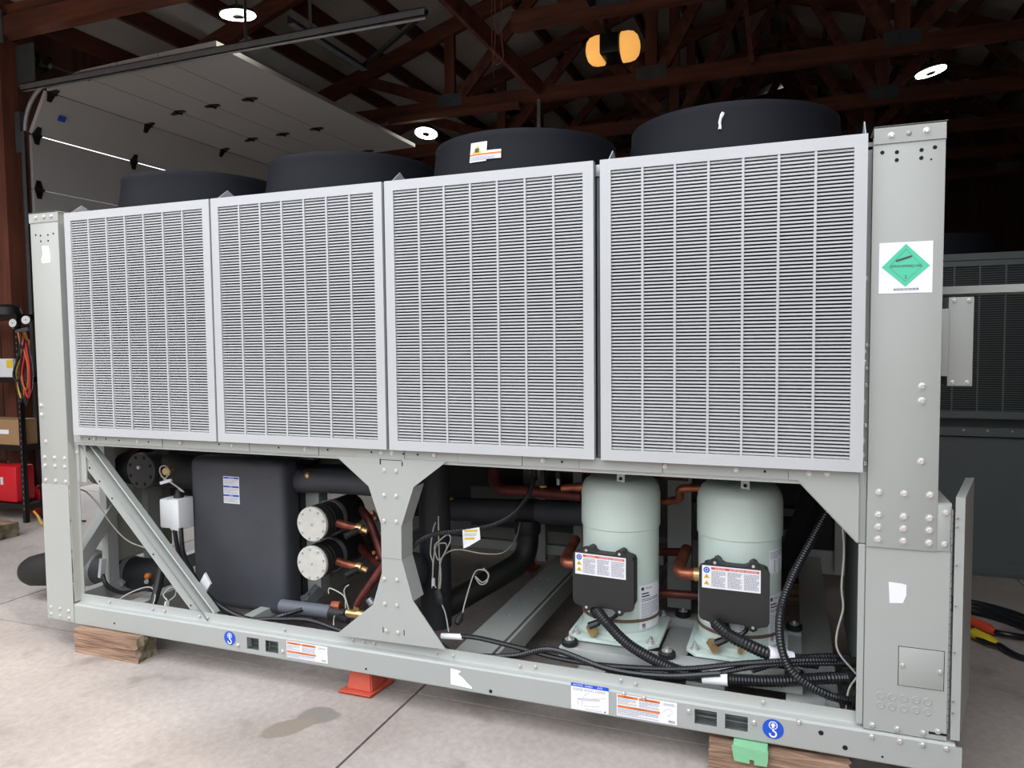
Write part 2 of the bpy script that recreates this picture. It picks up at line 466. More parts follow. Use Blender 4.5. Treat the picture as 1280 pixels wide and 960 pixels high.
wl = thing('wall_left', None, None, (-3.4, 8, 0), kind='structure')
boards(wl, -3.5, -3.42, 6.14, 15.2, 0, 4.98, 'y', .3)
B(WALLM).box((-3.44, 2.448, 0), (-3.305, 2.50, 3.9)).build('door_stop', wl, smooth=False)
B(WALLM).box((-3.5, 2.46, 3.86), (-3.42, 6.14, 4.98)).build('door_header', wl, smooth=False)
wf = thing('wall_front', None, None, (-5.5, 2.42, 0), kind='structure')
boards(wf, -4.9, -3.56, 2.4, 2.48, 0, 4.7, 'x', .19)
boards(wl, -4.98, -4.9, -3.4, 2.48, 0, 4.6, 'y', .3)  # added unseen wall, cuts daylight from the front left
boards(wf, 5.5, 10.6, 2.4, 2.48, 0, 4.7, 'x', .3)
B(WALLM).prism([(-4.9, -.32, 4.40), (5.6, -.32, 4.40), (5.6, -.32, 6.6), (3.55, -.32, 7.25), (-4.9, -.32, 4.50)], (0, .06, 0)).build('gable', wf, smooth=False)
B(TIMBERX).box((-4.9, -.34, 4.38), (5.4, -.26, 4.62)).build('header', wf, smooth=False)
B(TIMBERX).box((-4.9, 2.26, 4.63), (10.6, 2.31, 4.80)).build('header', wf, smooth=False)
B(TIMBERX).box((-4.9, 2.31, 4.63), (10.6, 2.40, 4.93)).build('header', wf, smooth=False)
B(TIMBERZ).box((-3.56, 2.28, 0), (-3.40, 2.45, 4.63)).build('post', wf, smooth=False)
B(TIMBERZ).box((5.3, 2.28, 0), (5.5, 2.45, 4.63)).build('post', wf, smooth=False)
B(DSTEEL).box((-3.56, 2.25, 4.55), (-3.3, 2.258, 4.86)).build('gusset_plate', wf, smooth=False)
B(WHITE).box((-3.46, 2.272, 1.985), (-3.40, 2.28, 2.045)).build('wall_tag', wf, smooth=False)
ww = thing('wall_wing', None, None, (5.4, .2, 0), kind='structure')
boards(ww, 5.32, 5.42, -1.88, 2.26, 0, 8.0, 'y', .3)  # unseen wing, its height set to keep sun off the overhead door
boards(ww, 5.43, 10.5, -1.88, -1.78, 0, 8.0, 'x', .3)
wb = thing('wall_back', None, None, (3.5, 15.2, 0), kind='structure')
for k in range(25):
    xa = -4.4 + k * .62; xb_ = xa + .62
    B(WALLM).prism([(xa, 15.1, 0), (xb_, 15.1, 0), (xb_, 15.1, roofz(xb_) + .24), (xa, 15.1, roofz(xa) + .24)], (0, .08, 0)).build('board', wb, smooth=False)
wr = thing('wall_right', None, None, (10.5, 8, 0), kind='structure')
boards(wr, 10.5, 10.6, 2.44, 15.2, 0, 4.8, 'y', .6)

# roof: sheets, purlins and trusses
ceil = thing('ceiling', None, None, (3.55, 8, 4.62), kind='structure')
for s in (-1, 1):
    xe = RX + s * 8.6
    B(ROOF).prism([(RX, -.4, RZ + .24), (xe, -.4, roofz(xe) + .24), (xe, -.4, roofz(xe) + .27), (RX, -.4, RZ + .27)], (0, 15.8, 0)).build('roof_sheet', ceil, smooth=False)
    k = .12
    while k < 8.5:
        x = RX + s * k; z = roofz(x)
        B(TIMBERY).hexa([(x - .024, -.2, z + .05), (x + .024, -.2, z + .05), (x + .024, 15.1, z + .05), (x - .024, 15.1, z + .05),
                         (x - .024, -.2, z + .24), (x + .024, -.2, z + .24), (x + .024, 15.1, z + .24), (x - .024, 15.1, z + .24)]).build('purlin', ceil, smooth=False)
        k += .62
def truss(y, x0=-3.4, x1=10.5):
    t = put('truss', None, (RX, y, 4.62), ceil)
    B(TIMBERX).box((x0, y - .04, 4.62), (x1, y + .04, 4.80)).build('bottom_chord', t, smooth=False)
    for s in (-1, 1):
        xe = RX + s * 7.2
        B(TIMBERX).beam((RX, y, RZ - .05), (xe, y, roofz(xe) - .05), .08, .2).build('top_chord', t, smooth=False)
    P = [-.4, 2.22, 4.86, 7.5]
    for i, p in enumerate(P):
        if p < x0: continue
        B(TIMBERZ).box((p - .07, y - .03, 4.8), (p + .07, y + .03, roofz(p) - .12)).build('web', t, smooth=False)
        for d in (-1.32, 1.32):
            B(TIMBER).beam((p + .1 * (1 if d > 0 else -1), y, 4.78), (p + d, y, roofz(p + d) - .1), .045, .14).build('web', t, smooth=False)
        B(STEEL if i == 3 else DSTEEL).box((p - .18, y - .045, 4.70), (p + .18, y - .0405, 4.86)).build('gusset_plate', t, smooth=False)
    return t
truss(4.05, 1.25)
for y in (.5, 6.12, 7.95, 9.75, 11.6, 13.4): truss(y)
B(TIMBER).beam((-.2, 4.1, 5.9), (.86, 6.02, 4.74), .06, .2).build('diagonal_brace', ceil, smooth=False)
B(TIMBERX).beam((3.36, 6.02, 4.7), (3.1, 6.02, 6.9), .05, .09, up=(0, 1, 0)).build('king_brace', ceil, smooth=False)
B(TIMBERX).box((-1.25, 5.98, 4.55), (.6, 6.07, 4.62)).build('ledger', ceil, smooth=False)
B(STEEL).box((.83, 6.0, 4.0), (.87, 6.01, 4.62)).build('hanger_strap', ceil, smooth=False)

# overhead door in the left wall, half open on its curved track
door = thing('door_1', None, None, (-3.3, 4.28, 0), kind='structure')
DY0, DY1 = 2.47, 6.12
SEAM = [(-3.27, 2.14), (-3.27, 2.67), (-3.27, 3.2), (-3.27, 3.735), (-3.03, 4.12), (-2.58, 4.215), (-2.1, 4.225), (-1.6, 4.235), (-.93, 4.245)]
for i, (a, b) in enumerate(zip(SEAM, SEAM[1:])):
    a = Vector((a[0], 0, a[1])); b = Vector((b[0], 0, b[1])); d = (b - a).normalized(); n = Vector((-d.z, 0, d.x))
    a2 = a + d * .004; b2 = b - d * .004
    s = B(DOORW).prism([a2 + Vector((0, DY0, 0)), b2 + Vector((0, DY0, 0)), b2 + n * .045 + Vector((0, DY0, 0)), a2 + n * .045 + Vector((0, DY0, 0))], (0, DY1 - DY0, 0)).build('door_section', door, smooth=False)
    if i < len(SEAM) - 2:
        e = (Vector((SEAM[i + 2][0], 0, SEAM[i + 2][1])) - b).normalized()
        for y in (2.52, 3.68, 4.86, 6.0):
            h = B(BLACKMETAL)
            for dd in (-d, e):
                nn = Vector((-e.z, 0, e.x)) if dd is e else n
                p0 = b + Vector((0, y, 0)) - nn * .012
                h.prism([p0 + Vector((0, -.045, 0)), p0 + Vector((0, .045, 0)), p0 + dd * .09 + Vector((0, .02, 0)), p0 + dd * .09 + Vector((0, -.02, 0))], nn * .011)
            h.cyl(b + Vector((0, y - .05, 0)) - n * .014, b + Vector((0, y + .05, 0)) - n * .014, .012, n=8)
            h.build('hinge', s)
ys = 2.43
B(STEEL).tube(bent([(-3.2, ys, 4.165), (1.14, ys, 4.13)], .1), .012).box((-3.3, ys - .03, 4.14), (1.14, ys - .022, 4.205), STEEL).box((-3.3, ys - .03, 4.198), (1.14, ys + .02, 4.205), STEEL).box((-3.3, ys - .03, 4.14), (1.14, ys + .015, 4.147), STEEL).build('horizontal_track', door)
B(DSTEEL).box((-3.33, ys - .03, 0), (-3.28, ys - .022, 3.75), DSTEEL).box((-3.33, ys - .03, 0), (-3.325, ys + .03, 3.75), DSTEEL).build('vertical_track', door)
B(STEEL).tube([Vector((-2.87 - .43 * math.cos(t), ys, 3.76 + .43 * math.sin(t))) for t in [i * PI / 2 / 10 for i in range(11)]], .018).build('curved_track', door)
B(STEEL).box((-.58, ys - .02, 4.20), (-.55, ys + .02, 4.22)).box((-.58, ys - .02, 4.20), (-.575, ys + .015, 4.75)).build('track_hanger', door)
B(DSTEEL).cyl((-3.2, 2.45, 4.46), (-3.2, 6.2, 4.46), .014).build('torsion_shaft', door)
B(BLACKMETAL).lathe([(.07, 0), (.075, .01), (.05, .03), (.05, .1), (.075, .12), (.075, .13)], (-3.2, 2.5, 4.46), (0, 1, 0), 20).build('cable_drum', door)
B(DSTEEL).box((-3.42, 2.445, 4.2), (-3.15, 2.455, 4.6)).build('end_bearing_plate', door)
B(DSTEEL).box((-3.40, 2.40, 3.55), (-3.33, 2.45, 3.95)).build('track_bracket', door)
m_ = B(BLUE); m_.box((-3.228, 2.72, 3.90), (-3.223, 2.80, 3.955)); mk = m_.build('maker_badge', door, smooth=False)
mk.rotation_euler = (0, math.radians(32), 0); mk.location = Vector((-3.13, 2.70, 3.93)) - WORLD[door.name]

# the front doorway's own track, its end brace and the motor that drives it
d2 = thing('door_2', None, None, (-.11, 3, 4.3), kind='structure')
B(DSTEEL).box((-.15, 2.42, 4.28), (-.07, 3.56, 4.29)).box((-.15, 2.42, 4.28), (-.142, 3.56, 4.36)).build('horizontal_track', d2)
B(BLACKMETAL).beam((-.11, 3.54, 4.32), (1.12, 2.47, 4.20), .035, .035).build('track_brace', d2)
B(DSTEEL).box((-.13, 2.70, 4.36), (-.10, 2.705, 5.0)).build('track_hanger', d2)

op = thing('door_opener', 'black garage door opener with two glowing amber lenses hanging from the roof', 'door opener', (2.07, 4.75, 4.5))
B(BLACKMETAL).box((1.97, 4.58, 4.50), (2.17, 4.95, 4.70), bev=.02).build('housing', op)
for s in (-1, 1):
    prof = [(.148, 0), (.148, .07), (.135, .12), (.10, .155), (.05, .172), (.0, .176)]
    b = B(AMBER); b.lathe(prof, (2.07 + s * .10, 4.76, 4.60), (s, 0, 0), 20); o_ = b.build('amber_lens', op)
B(BLACKMETAL).beam((2.07, 4.6, 4.72), (2.02, 2.42, 4.80), .05, .06).build('rail', op)
for x in (1.99, 2.15):
    B(DSTEEL).beam((x, 4.78, 4.68), (x + (.03 if x > 2.05 else -.2), 4.78, 5.9), .022, .004).build('hanger_strap', op)

def led(x, y, z, lab, rx=0, ry=0):
    t = thing('ceiling_light', lab, 'ceiling light', (x, y, z), group='round LED work lights under the roof')
    kids = []
    b = B(BLACKMETAL); b.lathe([(.03, .09), (.06, .08), (.11, .045), (.16, .03), (.162, .012), (.15, .008)], (x, y, z), n=28); b.build('housing', t)
    b = B(LED); b.lathe([(.15, .0085), (.15, 0), (.055, 0), (.055, .0085)], (x, y, z), n=28, close=False); b.build('light_ring', t)
    b = B(BLACKMETAL); b.lathe([(.052, .01), (.05, -.012), (.03, -.02)], (x, y, z), n=18); b.build('hub', t)
    b = B(DSTEEL); b.tube([(x, y, z + .09), (x, y, z + .15)], .008); b.tube([Vector((x, y, z + .17)) + Vector((math.cos(q) * .02, 0, math.sin(q) * .02)) for q in [i * PI / 6 for i in range(11)]], .004, 6); b.build('hook', t)
    t.rotation_euler = (rx, ry, 0)
led(-.80, 2.60, 4.53, 'round white LED work light above the near end of the overhead door track', .12, 0)
led(-.86, 6.30, 4.46, 'small bright LED work light above the second fan shroud from the left', -.25, 0)
led(5.17, 6.36, 4.47, 'bright round LED work light at upper right, above the tall right column', .0, -.2)
lc = B(BLACKMETAL); lc.tube(spline([(4.75, 6.2, 4.61), (4.8, 6.25, 4.5), (4.95, 6.3, 4.46), (5.05, 6.33, 4.42), (5.12, 6.36, 4.53)]), .006, 6)
lc.build('lamp_cord', label='thin black cord looping from the truss to the upper right light', category='cord')
hc = B(mat('red_cord', (150, 92, 84), .6))
hc.tube(spline([(1.0, 4.2, 5.2), (1.01, 4.2, 4.75), (.99, 4.2, 4.45), (1.04, 4.2, 4.40), (1.09, 4.2, 4.47), (1.07, 4.2, 4.7), (1.08, 4.2, 5.2)]), .005, 6)
hc.tube(spline([(.97, 4.21, 5.2), (.965, 4.21, 4.6), (.98, 4.21, 4.28)]), .004, 6)
hc.build('hanging_cord', label='loose loop of thin reddish cord hanging from the roof left of the amber opener', category='cord')

# ================================================================ the chiller: one thing, everything bolted to it is a part
ch = thing('air_cooled_chiller', 'large grey air-cooled chiller with four louvred coil panels, standing on wooden blocks', 'chiller', (2.18, 1.1, .13))
L = 4.362
# ---- base
def slot_plate(b, x0, x1, z0, z1, y0, y1, cuts):
    xs = x0
    for (a, c, d, e) in cuts:
        b.box((xs, y0, z0), (a, y1, z1)); b.box((a, y0, z0), (c, y1, d)); b.box((a, y0, e), (c, y1, z1)); xs = c
    b.box((xs, y0, z0), (x1, y1, z1))
CUTS = [(1.353, 1.424, .155, .213), (1.463, 1.538, .155, .213), (3.474, 3.556, .160, .218), (3.586, 3.668, .160, .218)]
b = B(PAINT)
slot_plate(b, 0, L, .135, .232, 0, .005, CUTS)
b.prism([(0, 0, .135), (0, .004, .130), (0, .06, .130), (0, .06, .136), (0, .007, .136), (0, .005, .139)], (L, 0, 0))
b.prism([(0, 0, .232), (0, .003, .238), (0, .010, .2415), (0, .034, .2425), (0, .038, .246), (0, .038, .286), (0, .043, .286), (0, .043, .238), (0, .010, .236), (0, .005, .231)], (L - .02, 0, 0))
rail = b.build('front_rail', ch, sharp=50)
for a, c, d, e in CUTS:                             # the fork pocket behind each slot
    b = B(UNIT2)
    b.box((a - .012, .05, d - .012), (c + .012, .056, e + .012)); b.box((a - .012, .006, e + .004), (c + .012, .05, e + .01)); b.box((a - .012, .006, d - .01), (c + .012, .05, d - .004))
    for k in range(3): b.cyl((a - .01, .046, d + .012 + k * .018), (c + .01, .046, d + .012 + k * .018), .006, n=8)
    b.build('fork_pocket', rail)
bolts(rail, [(.42, .265), (.72, .262), (.80, .262), (1.03, .262), (1.085, .262), (1.55, .262), (1.93, .262), (1.99, .262), (2.045, .262), (2.36, .262), (2.44, .262), (2.75, .262), (2.82, .27), (3.18, .268), (3.72, .268), (3.24, .262)], .037, BOLT_SMALL)
bolts(rail, [(1.30, .166), (1.565, .172), (3.452, .205), (3.690, .203), (4.085, .222), (4.173, .222), (4.243, .222), (4.315, .222), (3.845, .231), (3.20, .232), (3.28, .228)], -.0, BOLT_MID)
holes(rail, [(.49, .17, .005), (2.02, .155, .005), (2.63, .150, .008), (3.92, .205, .009), (4.0, .165, .009), (4.12, .155, .004)], 0)
B(PAINT).prism([(0, 2.25, .13), (0, 2.25, .24), (0, 2.21, .245), (0, 2.21, .285), (0, 2.20, .285), (0, 2.20, .136)], (L, 0, 0)).build('back_rail', ch)
for x, w in ((.02, .06), (.45, .09), (1.19, .06), (2.40, .17), (2.97, .12), (3.42, .15), (3.86, .13), (4.28, .06)):
    b = B(PAINT); b.box((x, .05, .15), (x + w, 2.2, .24)); cm = b.build('cross_member', ch)
    if w > .16:
        b = B(BOLT)
        for k in range(9):
            for dx in (.03, .08): b.lathe([(.006, .24), (.006, .243)], (x + dx + .01 * (k % 2), .22 + k * .2, 0), n=8)
        b.build('rivets', cm, kind='stuff')
B(PAINT).box((2.585, .06, .14), (2.60, 2.2, .24)).build('cross_member_lip', ch)

# ---- columns
b = B(PAINT)
b.box((0, .0, .885), (.205, .004, 2.332), bev=.002)
b.box((.003, -.004, .142), (.200, -.0005, .886)); b.box((.2, .004, .25), (.205, .046, 2.33)); b.box((.2, .042, .25), (.228, .046, .90)); b.box((.23, .03, .90), (.245, .04, 1.18)); b.box((.205, .04, .9), (.285, .046, 2.31))
b.box((0, .004, .172), (.004, .09, 2.33)); b.box((.0, .086, .172), (.03, .09, 2.33))
lcol = b.build('left_column', ch)
b = B(PAINT); b.box((-.004, -.003, 2.283), (.212, -.0002, 2.335)); b.box((-.004, -.003, 2.331), (.212, .09, 2.336)); b.build('cap', lcol)
bolts(lcol, [(.03, 1.03), (.105, 1.03), (.18, 1.03), (.03, .985), (.105, .985), (.18, .985), (.03, .905), (.105, .905), (.18, .905), (.02, 1.31), (.02, 1.26), (.045, 1.115)], 0, BOLT_BIG)
bolts(lcol, [(.03, .205), (.10, .205), (.165, .200), (.03, .168), (.10, .165), (.165, .160)], -.004)
bolts(lcol, [(.05, 2.31), (.11, 2.31), (.165, 2.31)], -.003)
holes(lcol, [(.04, 2.22), (.075, 2.215), (.13, 2.215), (.17, 2.22), (.075, 2.185), (.13, 2.185)], 0, .005)
bolts(lcol, [(.238, 1.165), (.236, 1.11), (.236, 1.06), (.245, 1.34), (.245, 1.42)], .03, BOLT_SMALL)
label('torn_sticker', lcol, (.072, 0, 2.16), X1, Z1, .08, .10, [], outline=[(.012, 0), (.058, .003), (.07, .05), (.068, .09), (.01, .092), (.0, .07), (.012, .05)], lab='torn white sticker remnant')
b = B(PAINT)
b.box((4.058, 0, .900), (4.274, .004, 2.30), bev=.002); b.box((4.270, .004, .9), (4.274, .12, 2.3)); b.box((4.060, .004, .9), (4.064, .034, 2.28))
b.box((4.030, .030, .905), (4.0585, .034, 2.27)); b.box((4.030, .022, .906), (4.0575, .03, 1.16))
rcol = b.build('right_column', ch)
b = B(PAINT); b.box((4.060, -.004, 2.278), (4.278, -.0005, 2.335)); b.box((4.060, -.004, 2.331), (4.278, .12, 2.336)); b.box((4.274, -.004, 2.278), (4.278, .12, 2.335)); b.build('cap', rcol)
bolts(rcol, [(4.112, 2.303), (4.216, 2.308)], -.004)
b = B(STEEL); b.lathe([(.0075, 0), (.0085, .002), (.006, .003)], (4.164, -.004, 2.305), (0, -1, 0), 12); b.build('rivet', rcol)
holes(rcol, [(4.086, 2.250), (4.130, 2.247), (4.130, 2.221), (4.203, 2.247), (4.203, 2.221), (4.242, 2.252), (4.232, 2.214, .003)], 0, .0065)
bolts(rcol, [(4.219, 1.461), (4.219, 1.412), (4.221, 1.206)] + [(x, z) for z in (1.093, 1.014, .972, .929) for x in (4.094, 4.172, 4.250)], 0, BOLT_BIG)
bolts(rcol, [(4.043, z) for z in (1.122, 1.08, 1.215, 1.265, 1.40, 1.54, 1.575, 1.83)], .022 + .008, BOLT_MID)
bolts(rcol, [(4.052, z) for z in (1.035, .985, .932, 1.185, 1.32, 1.46, 1.52, 1.60)], .03, BOLT_SMALL)
for x in (0, 4.07):                                 # rear columns
    b = B(PAINT)
    b.box((x, 2.246, .17), (x + .2, 2.25, 2.33)); b.box((x, 2.15, .17), (x + .004, 2.25, 2.33)); b.box((x + .196, 2.15, .17), (x + .2, 2.25, 2.33))
    b.build('rear_column', ch, smooth=False)
for x in (0.9, 2.0, 3.05): B(PAINT).box((x, 2.16, .24), (x + .1, 2.24, 1.13)).build('rear_post', ch)
b = B(PAINT); b.box((.2, 2.2, 1.11), (4.08, 2.25, 1.17)); b.build('rear_beam', ch)

# ---- upper beam under the panels, in lapped pieces
XB = [.245, .46, .86, 1.06, 1.40, 1.52, 1.79, 1.99, 2.235, 2.49, 2.78, 3.02, 3.35, 3.80, 4.03]
bb = B(PAINT).box((.245, .012, 1.105), (4.03, .06, 1.165)).build('upper_beam', ch, smooth=False)
for i, (a, c) in enumerate(zip(XB, XB[1:])):
    B(PAINT).box((a + .001, .004 if i % 2 else .0065, 1.119), (c - .001, .012, 1.166)).build('beam_plate', bb, smooth=False)
bolts(bb, [(.30, 1.145), (.40, 1.143), (.70, 1.14), (.98, 1.143), (1.3, 1.144), (1.72, 1.143), (2.12, 1.144), (2.175, 1.144), (2.38, 1.145), (2.87, 1.145), (3.36, 1.144), (3.62, 1.145), (3.87, 1.145), (3.93, 1.148)], .004)
holes(bb, [(.36, 1.14), (.48, 1.145), (.57, 1.14), (.77, 1.14), (1.22, 1.146), (1.57, 1.144), (1.84, 1.145), (2.07, 1.144), (2.23, 1.144), (2.30, 1.144), (2.95, 1.143), (3.72, 1.145)], .004, .0045)

# ---- centre gusset: folded plate shaped like an hourglass
G = [(1.884, 1.120), (2.438, 1.120), (2.278, 1.001), (2.216, .828), (2.214, .674), (2.266, .494), (2.419, .300), (1.860, .290), (2.062, .456), (2.111, .603), (2.114, .819), (2.052, .991)]
b = B(PAINT); b.prism([(x, .002, z) for x, z in G], (0, .005, 0))
def fold(seq, y1):
    for (x0, z0), (x1, z1) in zip(seq, seq[1:]): b.hexa([(x0, .004, z0), (x1, .004, z1), (x1, y1, z1), (x0, y1, z0), (x0 + .004, .004, z0), (x1 + .004, .004, z1), (x1 + .004, y1, z1), (x0 + .004, y1, z0)])
fold([(2.274, 1.001), (2.212, .828), (2.210, .674), (2.262, .494)], .10)
fold([(2.062, .456), (2.111, .603), (2.114, .819), (2.052, .991)], .10)
gus = b.build('centre_gusset', ch, smooth=False)
b = B(PAINT); b.box((2.113, -.0005, .677), (2.2145, .0018, .827)); b.build('splice_plate', gus, smooth=False)
bolts(gus, [(2.133, 1.067), (2.193, 1.067), (2.131, .956), (2.192, .957), (2.129, .842), (2.190, .843), (2.124, .580), (2.188, .582), (2.124, .467), (2.186, .467), (2.13, .345), (2.188, .345)], .002, BOLT_MID)
b = B(HOLE); b.box((2.112, .0012, 1.092), (2.118, .0025, 1.117)); b.box((2.222, .0012, 1.090), (2.227, .0025, 1.110)); b.box((2.118, .0012, 1.113), (2.222, .0025, 1.1155)); b.box((2.11, .0012, .335), (2.114, .0025, .36)); b.box((2.216, .0012, .335), (2.22, .0025, .36)); b.lathe([(.004, 0), (.004, .001)], (2.155, .0012, .70), (0, 1, 0), 10)
b.build('tab_slots', gus)
b = B(PAINT); b.prism([(3.835, .004, 1.119), (4.032, .004, 1.119), (4.032, .004, .908)], (0, .005, 0)); b.prism([(3.835, .009, 1.119), (4.032, .009, .908), (4.026, .009, .908), (3.828, .009, 1.119)], (0, .05, 0)); b.build('corner_gusset', ch, smooth=False)
# diagonal brace of the left bay: a folded channel
b = B(PAINT)
p0 = Vector((.225, .05, 1.105)); p1 = Vector((1.075, .05, .245)); d = (p1 - p0).normalized(); n_ = Vector((-d.z, 0, d.x)) * -1
n_ = Vector((.711, 0, .703)) if d.x > 0 else n_
yv = Vector((0, 1, 0))
def strip(a0, a1, y0, y1, t=.004):
    q = [p0 + n_ * a0 + yv * (y0 - .05), p1 + n_ * a0 + yv * (y0 - .05), p1 + n_ * a1 + yv * (y1 - .05), p0 + n_ * a1 + yv * (y1 - .05)]
    b.hexa(q + [v + yv * t + n_ * t for v in q])
strip(-.055, -.012, .048, .048); strip(-.012, .008, .048, .03); strip(.008, .012, .03, .08); strip(.012, .05, .085, .085); strip(.05, .054, .085, .045)
brace = b.build('diagonal_brace', ch, smooth=False)
hb = B(HOLE)
for t in (.12, .2, .3, .62, .9):
    q = p0.lerp(p1, t) - n_ * .035; hb.lathe([(.005, 0), (.005, .001)], (q.x, .046, q.z), (0, 1, 0), 10)
hb.build('bolt_hole', brace)

# ---- four louvred coil panels
EDGE = [(.290, 1.235), (1.246, 2.166), (2.180, 3.092), (3.118, 4.040)]
ZB, ZT = 1.164, 2.312
for i, (xa, xb) in enumerate(EDGE):
    w = .042; yf, yb = -.030, .0
    b = B(SILVER)
    for a, c in (((xa, yf, ZB), (xa + w, yb, ZT)), ((xb - w, yf, ZB), (xb, yb, ZT)), ((xa + w, yf, ZB), (xb - w, yb, ZB + w)), ((xa + w, yf, ZT - w), (xb - w, yb, ZT))): b.box(a, c)
    pn = b.build('coil_panel', ch, smooth=False)
    b = B(SILVER); z0 = ZB + w; z1 = ZT - w; N = 83; p = (z1 - z0) / N
    for k in range(N):
        z = z0 + p * (k + .55)
        b.hexa([(xa + w, yf + .006, z - .0045), (xb - w, yf + .006, z - .0045), (xb - w, yb - .004, z - .0025), (xa + w, yb - .004, z - .0025), (xa + w, yf + .006, z + .0022), (xb - w, yf + .006, z + .0022), (xb - w, yb - .004, z + .0032), (xa + w, yb - .004, z + .0032)])
    b.build('louver_slats', pn, smooth=False, kind='stuff')
    for k in range(1, 7):
        x = xa + w + (xb - xa - 2 * w) * k / 7
        B(SILVER).box((x - .0045, yf + .001, z0), (x + .0045, yf + .012, z1)).build('bar', pn, smooth=False)
    b = B(COIL); b.box((xa + .01 if i else .212, .045, ZB + .01), (xb - .01, .075, ZT - .01)); b.build('coil', pn, smooth=False)
    x = xa + .03
    tb = B(SILVER); tb.prism([(x, -.02, ZT), (x, .05, ZT + .05), (x, .16, ZT)], (.004, 0, 0)); tb.build('lifting_tab', pn, smooth=False)
tb = B(SILVER); tb.prism([(4.032, -.01, ZT), (4.032, .05, ZT + .06), (4.032, .16, ZT)], (.004, 0, 0)); tb.build('lifting_tab', ch, smooth=False)
b = B(STEEL); b.box((3.094, -.012, 2.255), (3.116, 0, 2.30), bev=.004); b.build('panel_clip', ch)
b = B(DSTEEL); b.box((3.098, .0, 1.17), (3.112, .01, 2.26)); b.build('panel_gap_strip', ch)
b = B(PAINT); b.box((.21, .05, 2.285), (4.07, 2.24, 2.30)); b.box((.21, .08, 1.175), (4.07, 2.2, 1.185), UNIT2); b.build('deck', ch, smooth=False)  # the lower box is a dark pan added to keep the bays dark
for x0, x1 in ((.29, 1.23), (1.25, 2.17), (2.18, 3.09), (3.12, 4.04)):
    b = B(COIL); b.box((x0, 2.18, 1.18), (x1, 2.21, 2.28)); b.build('rear_coil', ch, smooth=False)
for x in (.20, 4.058): B(COIL).box((x, .078, 1.19), (x + .012, 2.2, 2.29)).build('end_sheet', ch, smooth=False)

# ---- fan shrouds on the deck, two rows
SHX = (.655, 1.645, 2.605, 3.555)
for r, cy in enumerate((.575, 1.69)):
    for i, x in enumerate(SHX):
        b = B(PLASTIC)
        b.lathe([(.462, 2.30), (.455, 2.34), (.438, 2.43), (.430, 2.50), (.430, 2.522), (.426, 2.528), (.418, 2.522), (.416, 2.49), (.424, 2.32)], (x, cy, 0), n=56, close=False)
        sh = b.build('fan_shroud', ch, sharp=40)
        h = B(BLACKMETAL); h.cyl((x, cy, 2.31), (x, cy, 2.40), .09, n=20)
        for k in range(5):
            a = k * 2 * PI / 5
            ca, sa = math.cos(a), math.sin(a)
            P = []
            for (rr, off, zz) in ((.08, -.06, 2.33), (.40, -.10, 2.33), (.40, .10, 2.40), (.08, .06, 2.39)):
                P.append((x + ca * rr - sa * off, cy + sa * rr + ca * off, zz))
            h.hexa(P + [(q[0], q[1], q[2] + .006) for q in P])
        h.build('fan', sh)
        if r == 0 and i == 2:
            def wrapf(cx=x, cyy=cy):
                def P(px, py, o):
                    a = math.radians(-103) + px / .437
                    z = 2.480 - py
                    rad = .4325 + (2.480 - z) * .15 + o * 2 + .001
                    return Vector((cx + rad * math.cos(a), cyy + rad * math.sin(a), z))
                return P
            label('torn_warning_label', sh, (0, 0, 0), X1, Z1, .145, .085, [('r', ORANGE, .0, .05, .145, .058), ('p', YEL, [(.01, .048), (.035, .010), (.058, .048)]), ('r', INK, .024, .026, .044, .044), ('lines', GREYINK, .005, .062, .12, .082, 4)], warp=wrapf(), rects=[(0, 0, .08, .085), (.08, .040, .145, .078)], lab='torn white and orange warning label')
        if r == 0 and i == 3:
            b = B(PAPER); pts = [(3.58 - .437 * .25, 0)]
            a0 = math.radians(-90)
            for k, (da, z) in enumerate(((0, 2.485), (-.010, 2.475), (-.022, 2.463), (-.028, 2.448), (-.024, 2.435), (-.026, 2.422))):
                a = a0 + da; rad = .438 - (z - 2.43) * .114 + .003
                pts.append((x + rad * math.cos(a), cy + rad * math.sin(a), z))
            b.tube(pts[1:], [.006, .008, .005, .006, .005, .007], 6); b.build('paint_mark', sh, label='small white tear mark')

# ---- control box at the right end
b = B(PAINT)
b.box((4.058, .006, .245), (4.316, .010, 1.067)); b.box((4.034, .012, .255), (4.056, .024, .903), bev=.002)
b.box((4.056, .01, .25), (4.060, 1.0, 1.06), UNIT2); b.box((4.312, .01, .25), (4.316, .012, 1.067)); b.box((4.06, .010, 1.062), (4.316, .9, 1.067)); b.box((4.06, .9, .25), (4.316, .905, 1.06)); b.box((4.31, .01, .25), (4.316, .9, 1.06), UNIT2)
cb = b.build('control_box', ch, smooth=False)
b = B(PAINT); b.box((4.262, .002, .903), (4.312, .006, 1.06), bev=.0015); b.build('corner_bracket', cb)
bolts(cb, [(4.298, 1.035), (4.296, .928)], .002)
bolts(cb, [(4.087, .262), (4.165, .262), (4.245, .262), (4.29, .275)], .006)
b = B(PAINT); b.box((4.166, .003, .420), (4.303, .006, .556), bev=.001); cp = b.build('cover_plate', cb)
b = B(HOLE)
for a, c in (((4.164, .0055, .418), (4.305, .0062, .420)), ((4.164, .0055, .556), (4.305, .0062, .558)), ((4.164, .0055, .418), (4.166, .0062, .558)), ((4.303, .0055, .418), (4.305, .0062, .558))): b.box(a, c)
b.build('plate_gap', cb, smooth=False)
bolts(cp, [(4.177, .492), (4.291, .486)], .003, BOLT_SMALL)
for z in (.374, .338):
    for x in (4.111, 4.147, 4.184, 4.221, 4.257):
        b = B(PAINT); b.lathe([(.013, 0), (.013, .0015), (.0105, .0022), (.0095, .0008), (.0, .0008)], (x, .006, z), (0, -1, 0), 20); b.build('knockout', cb)
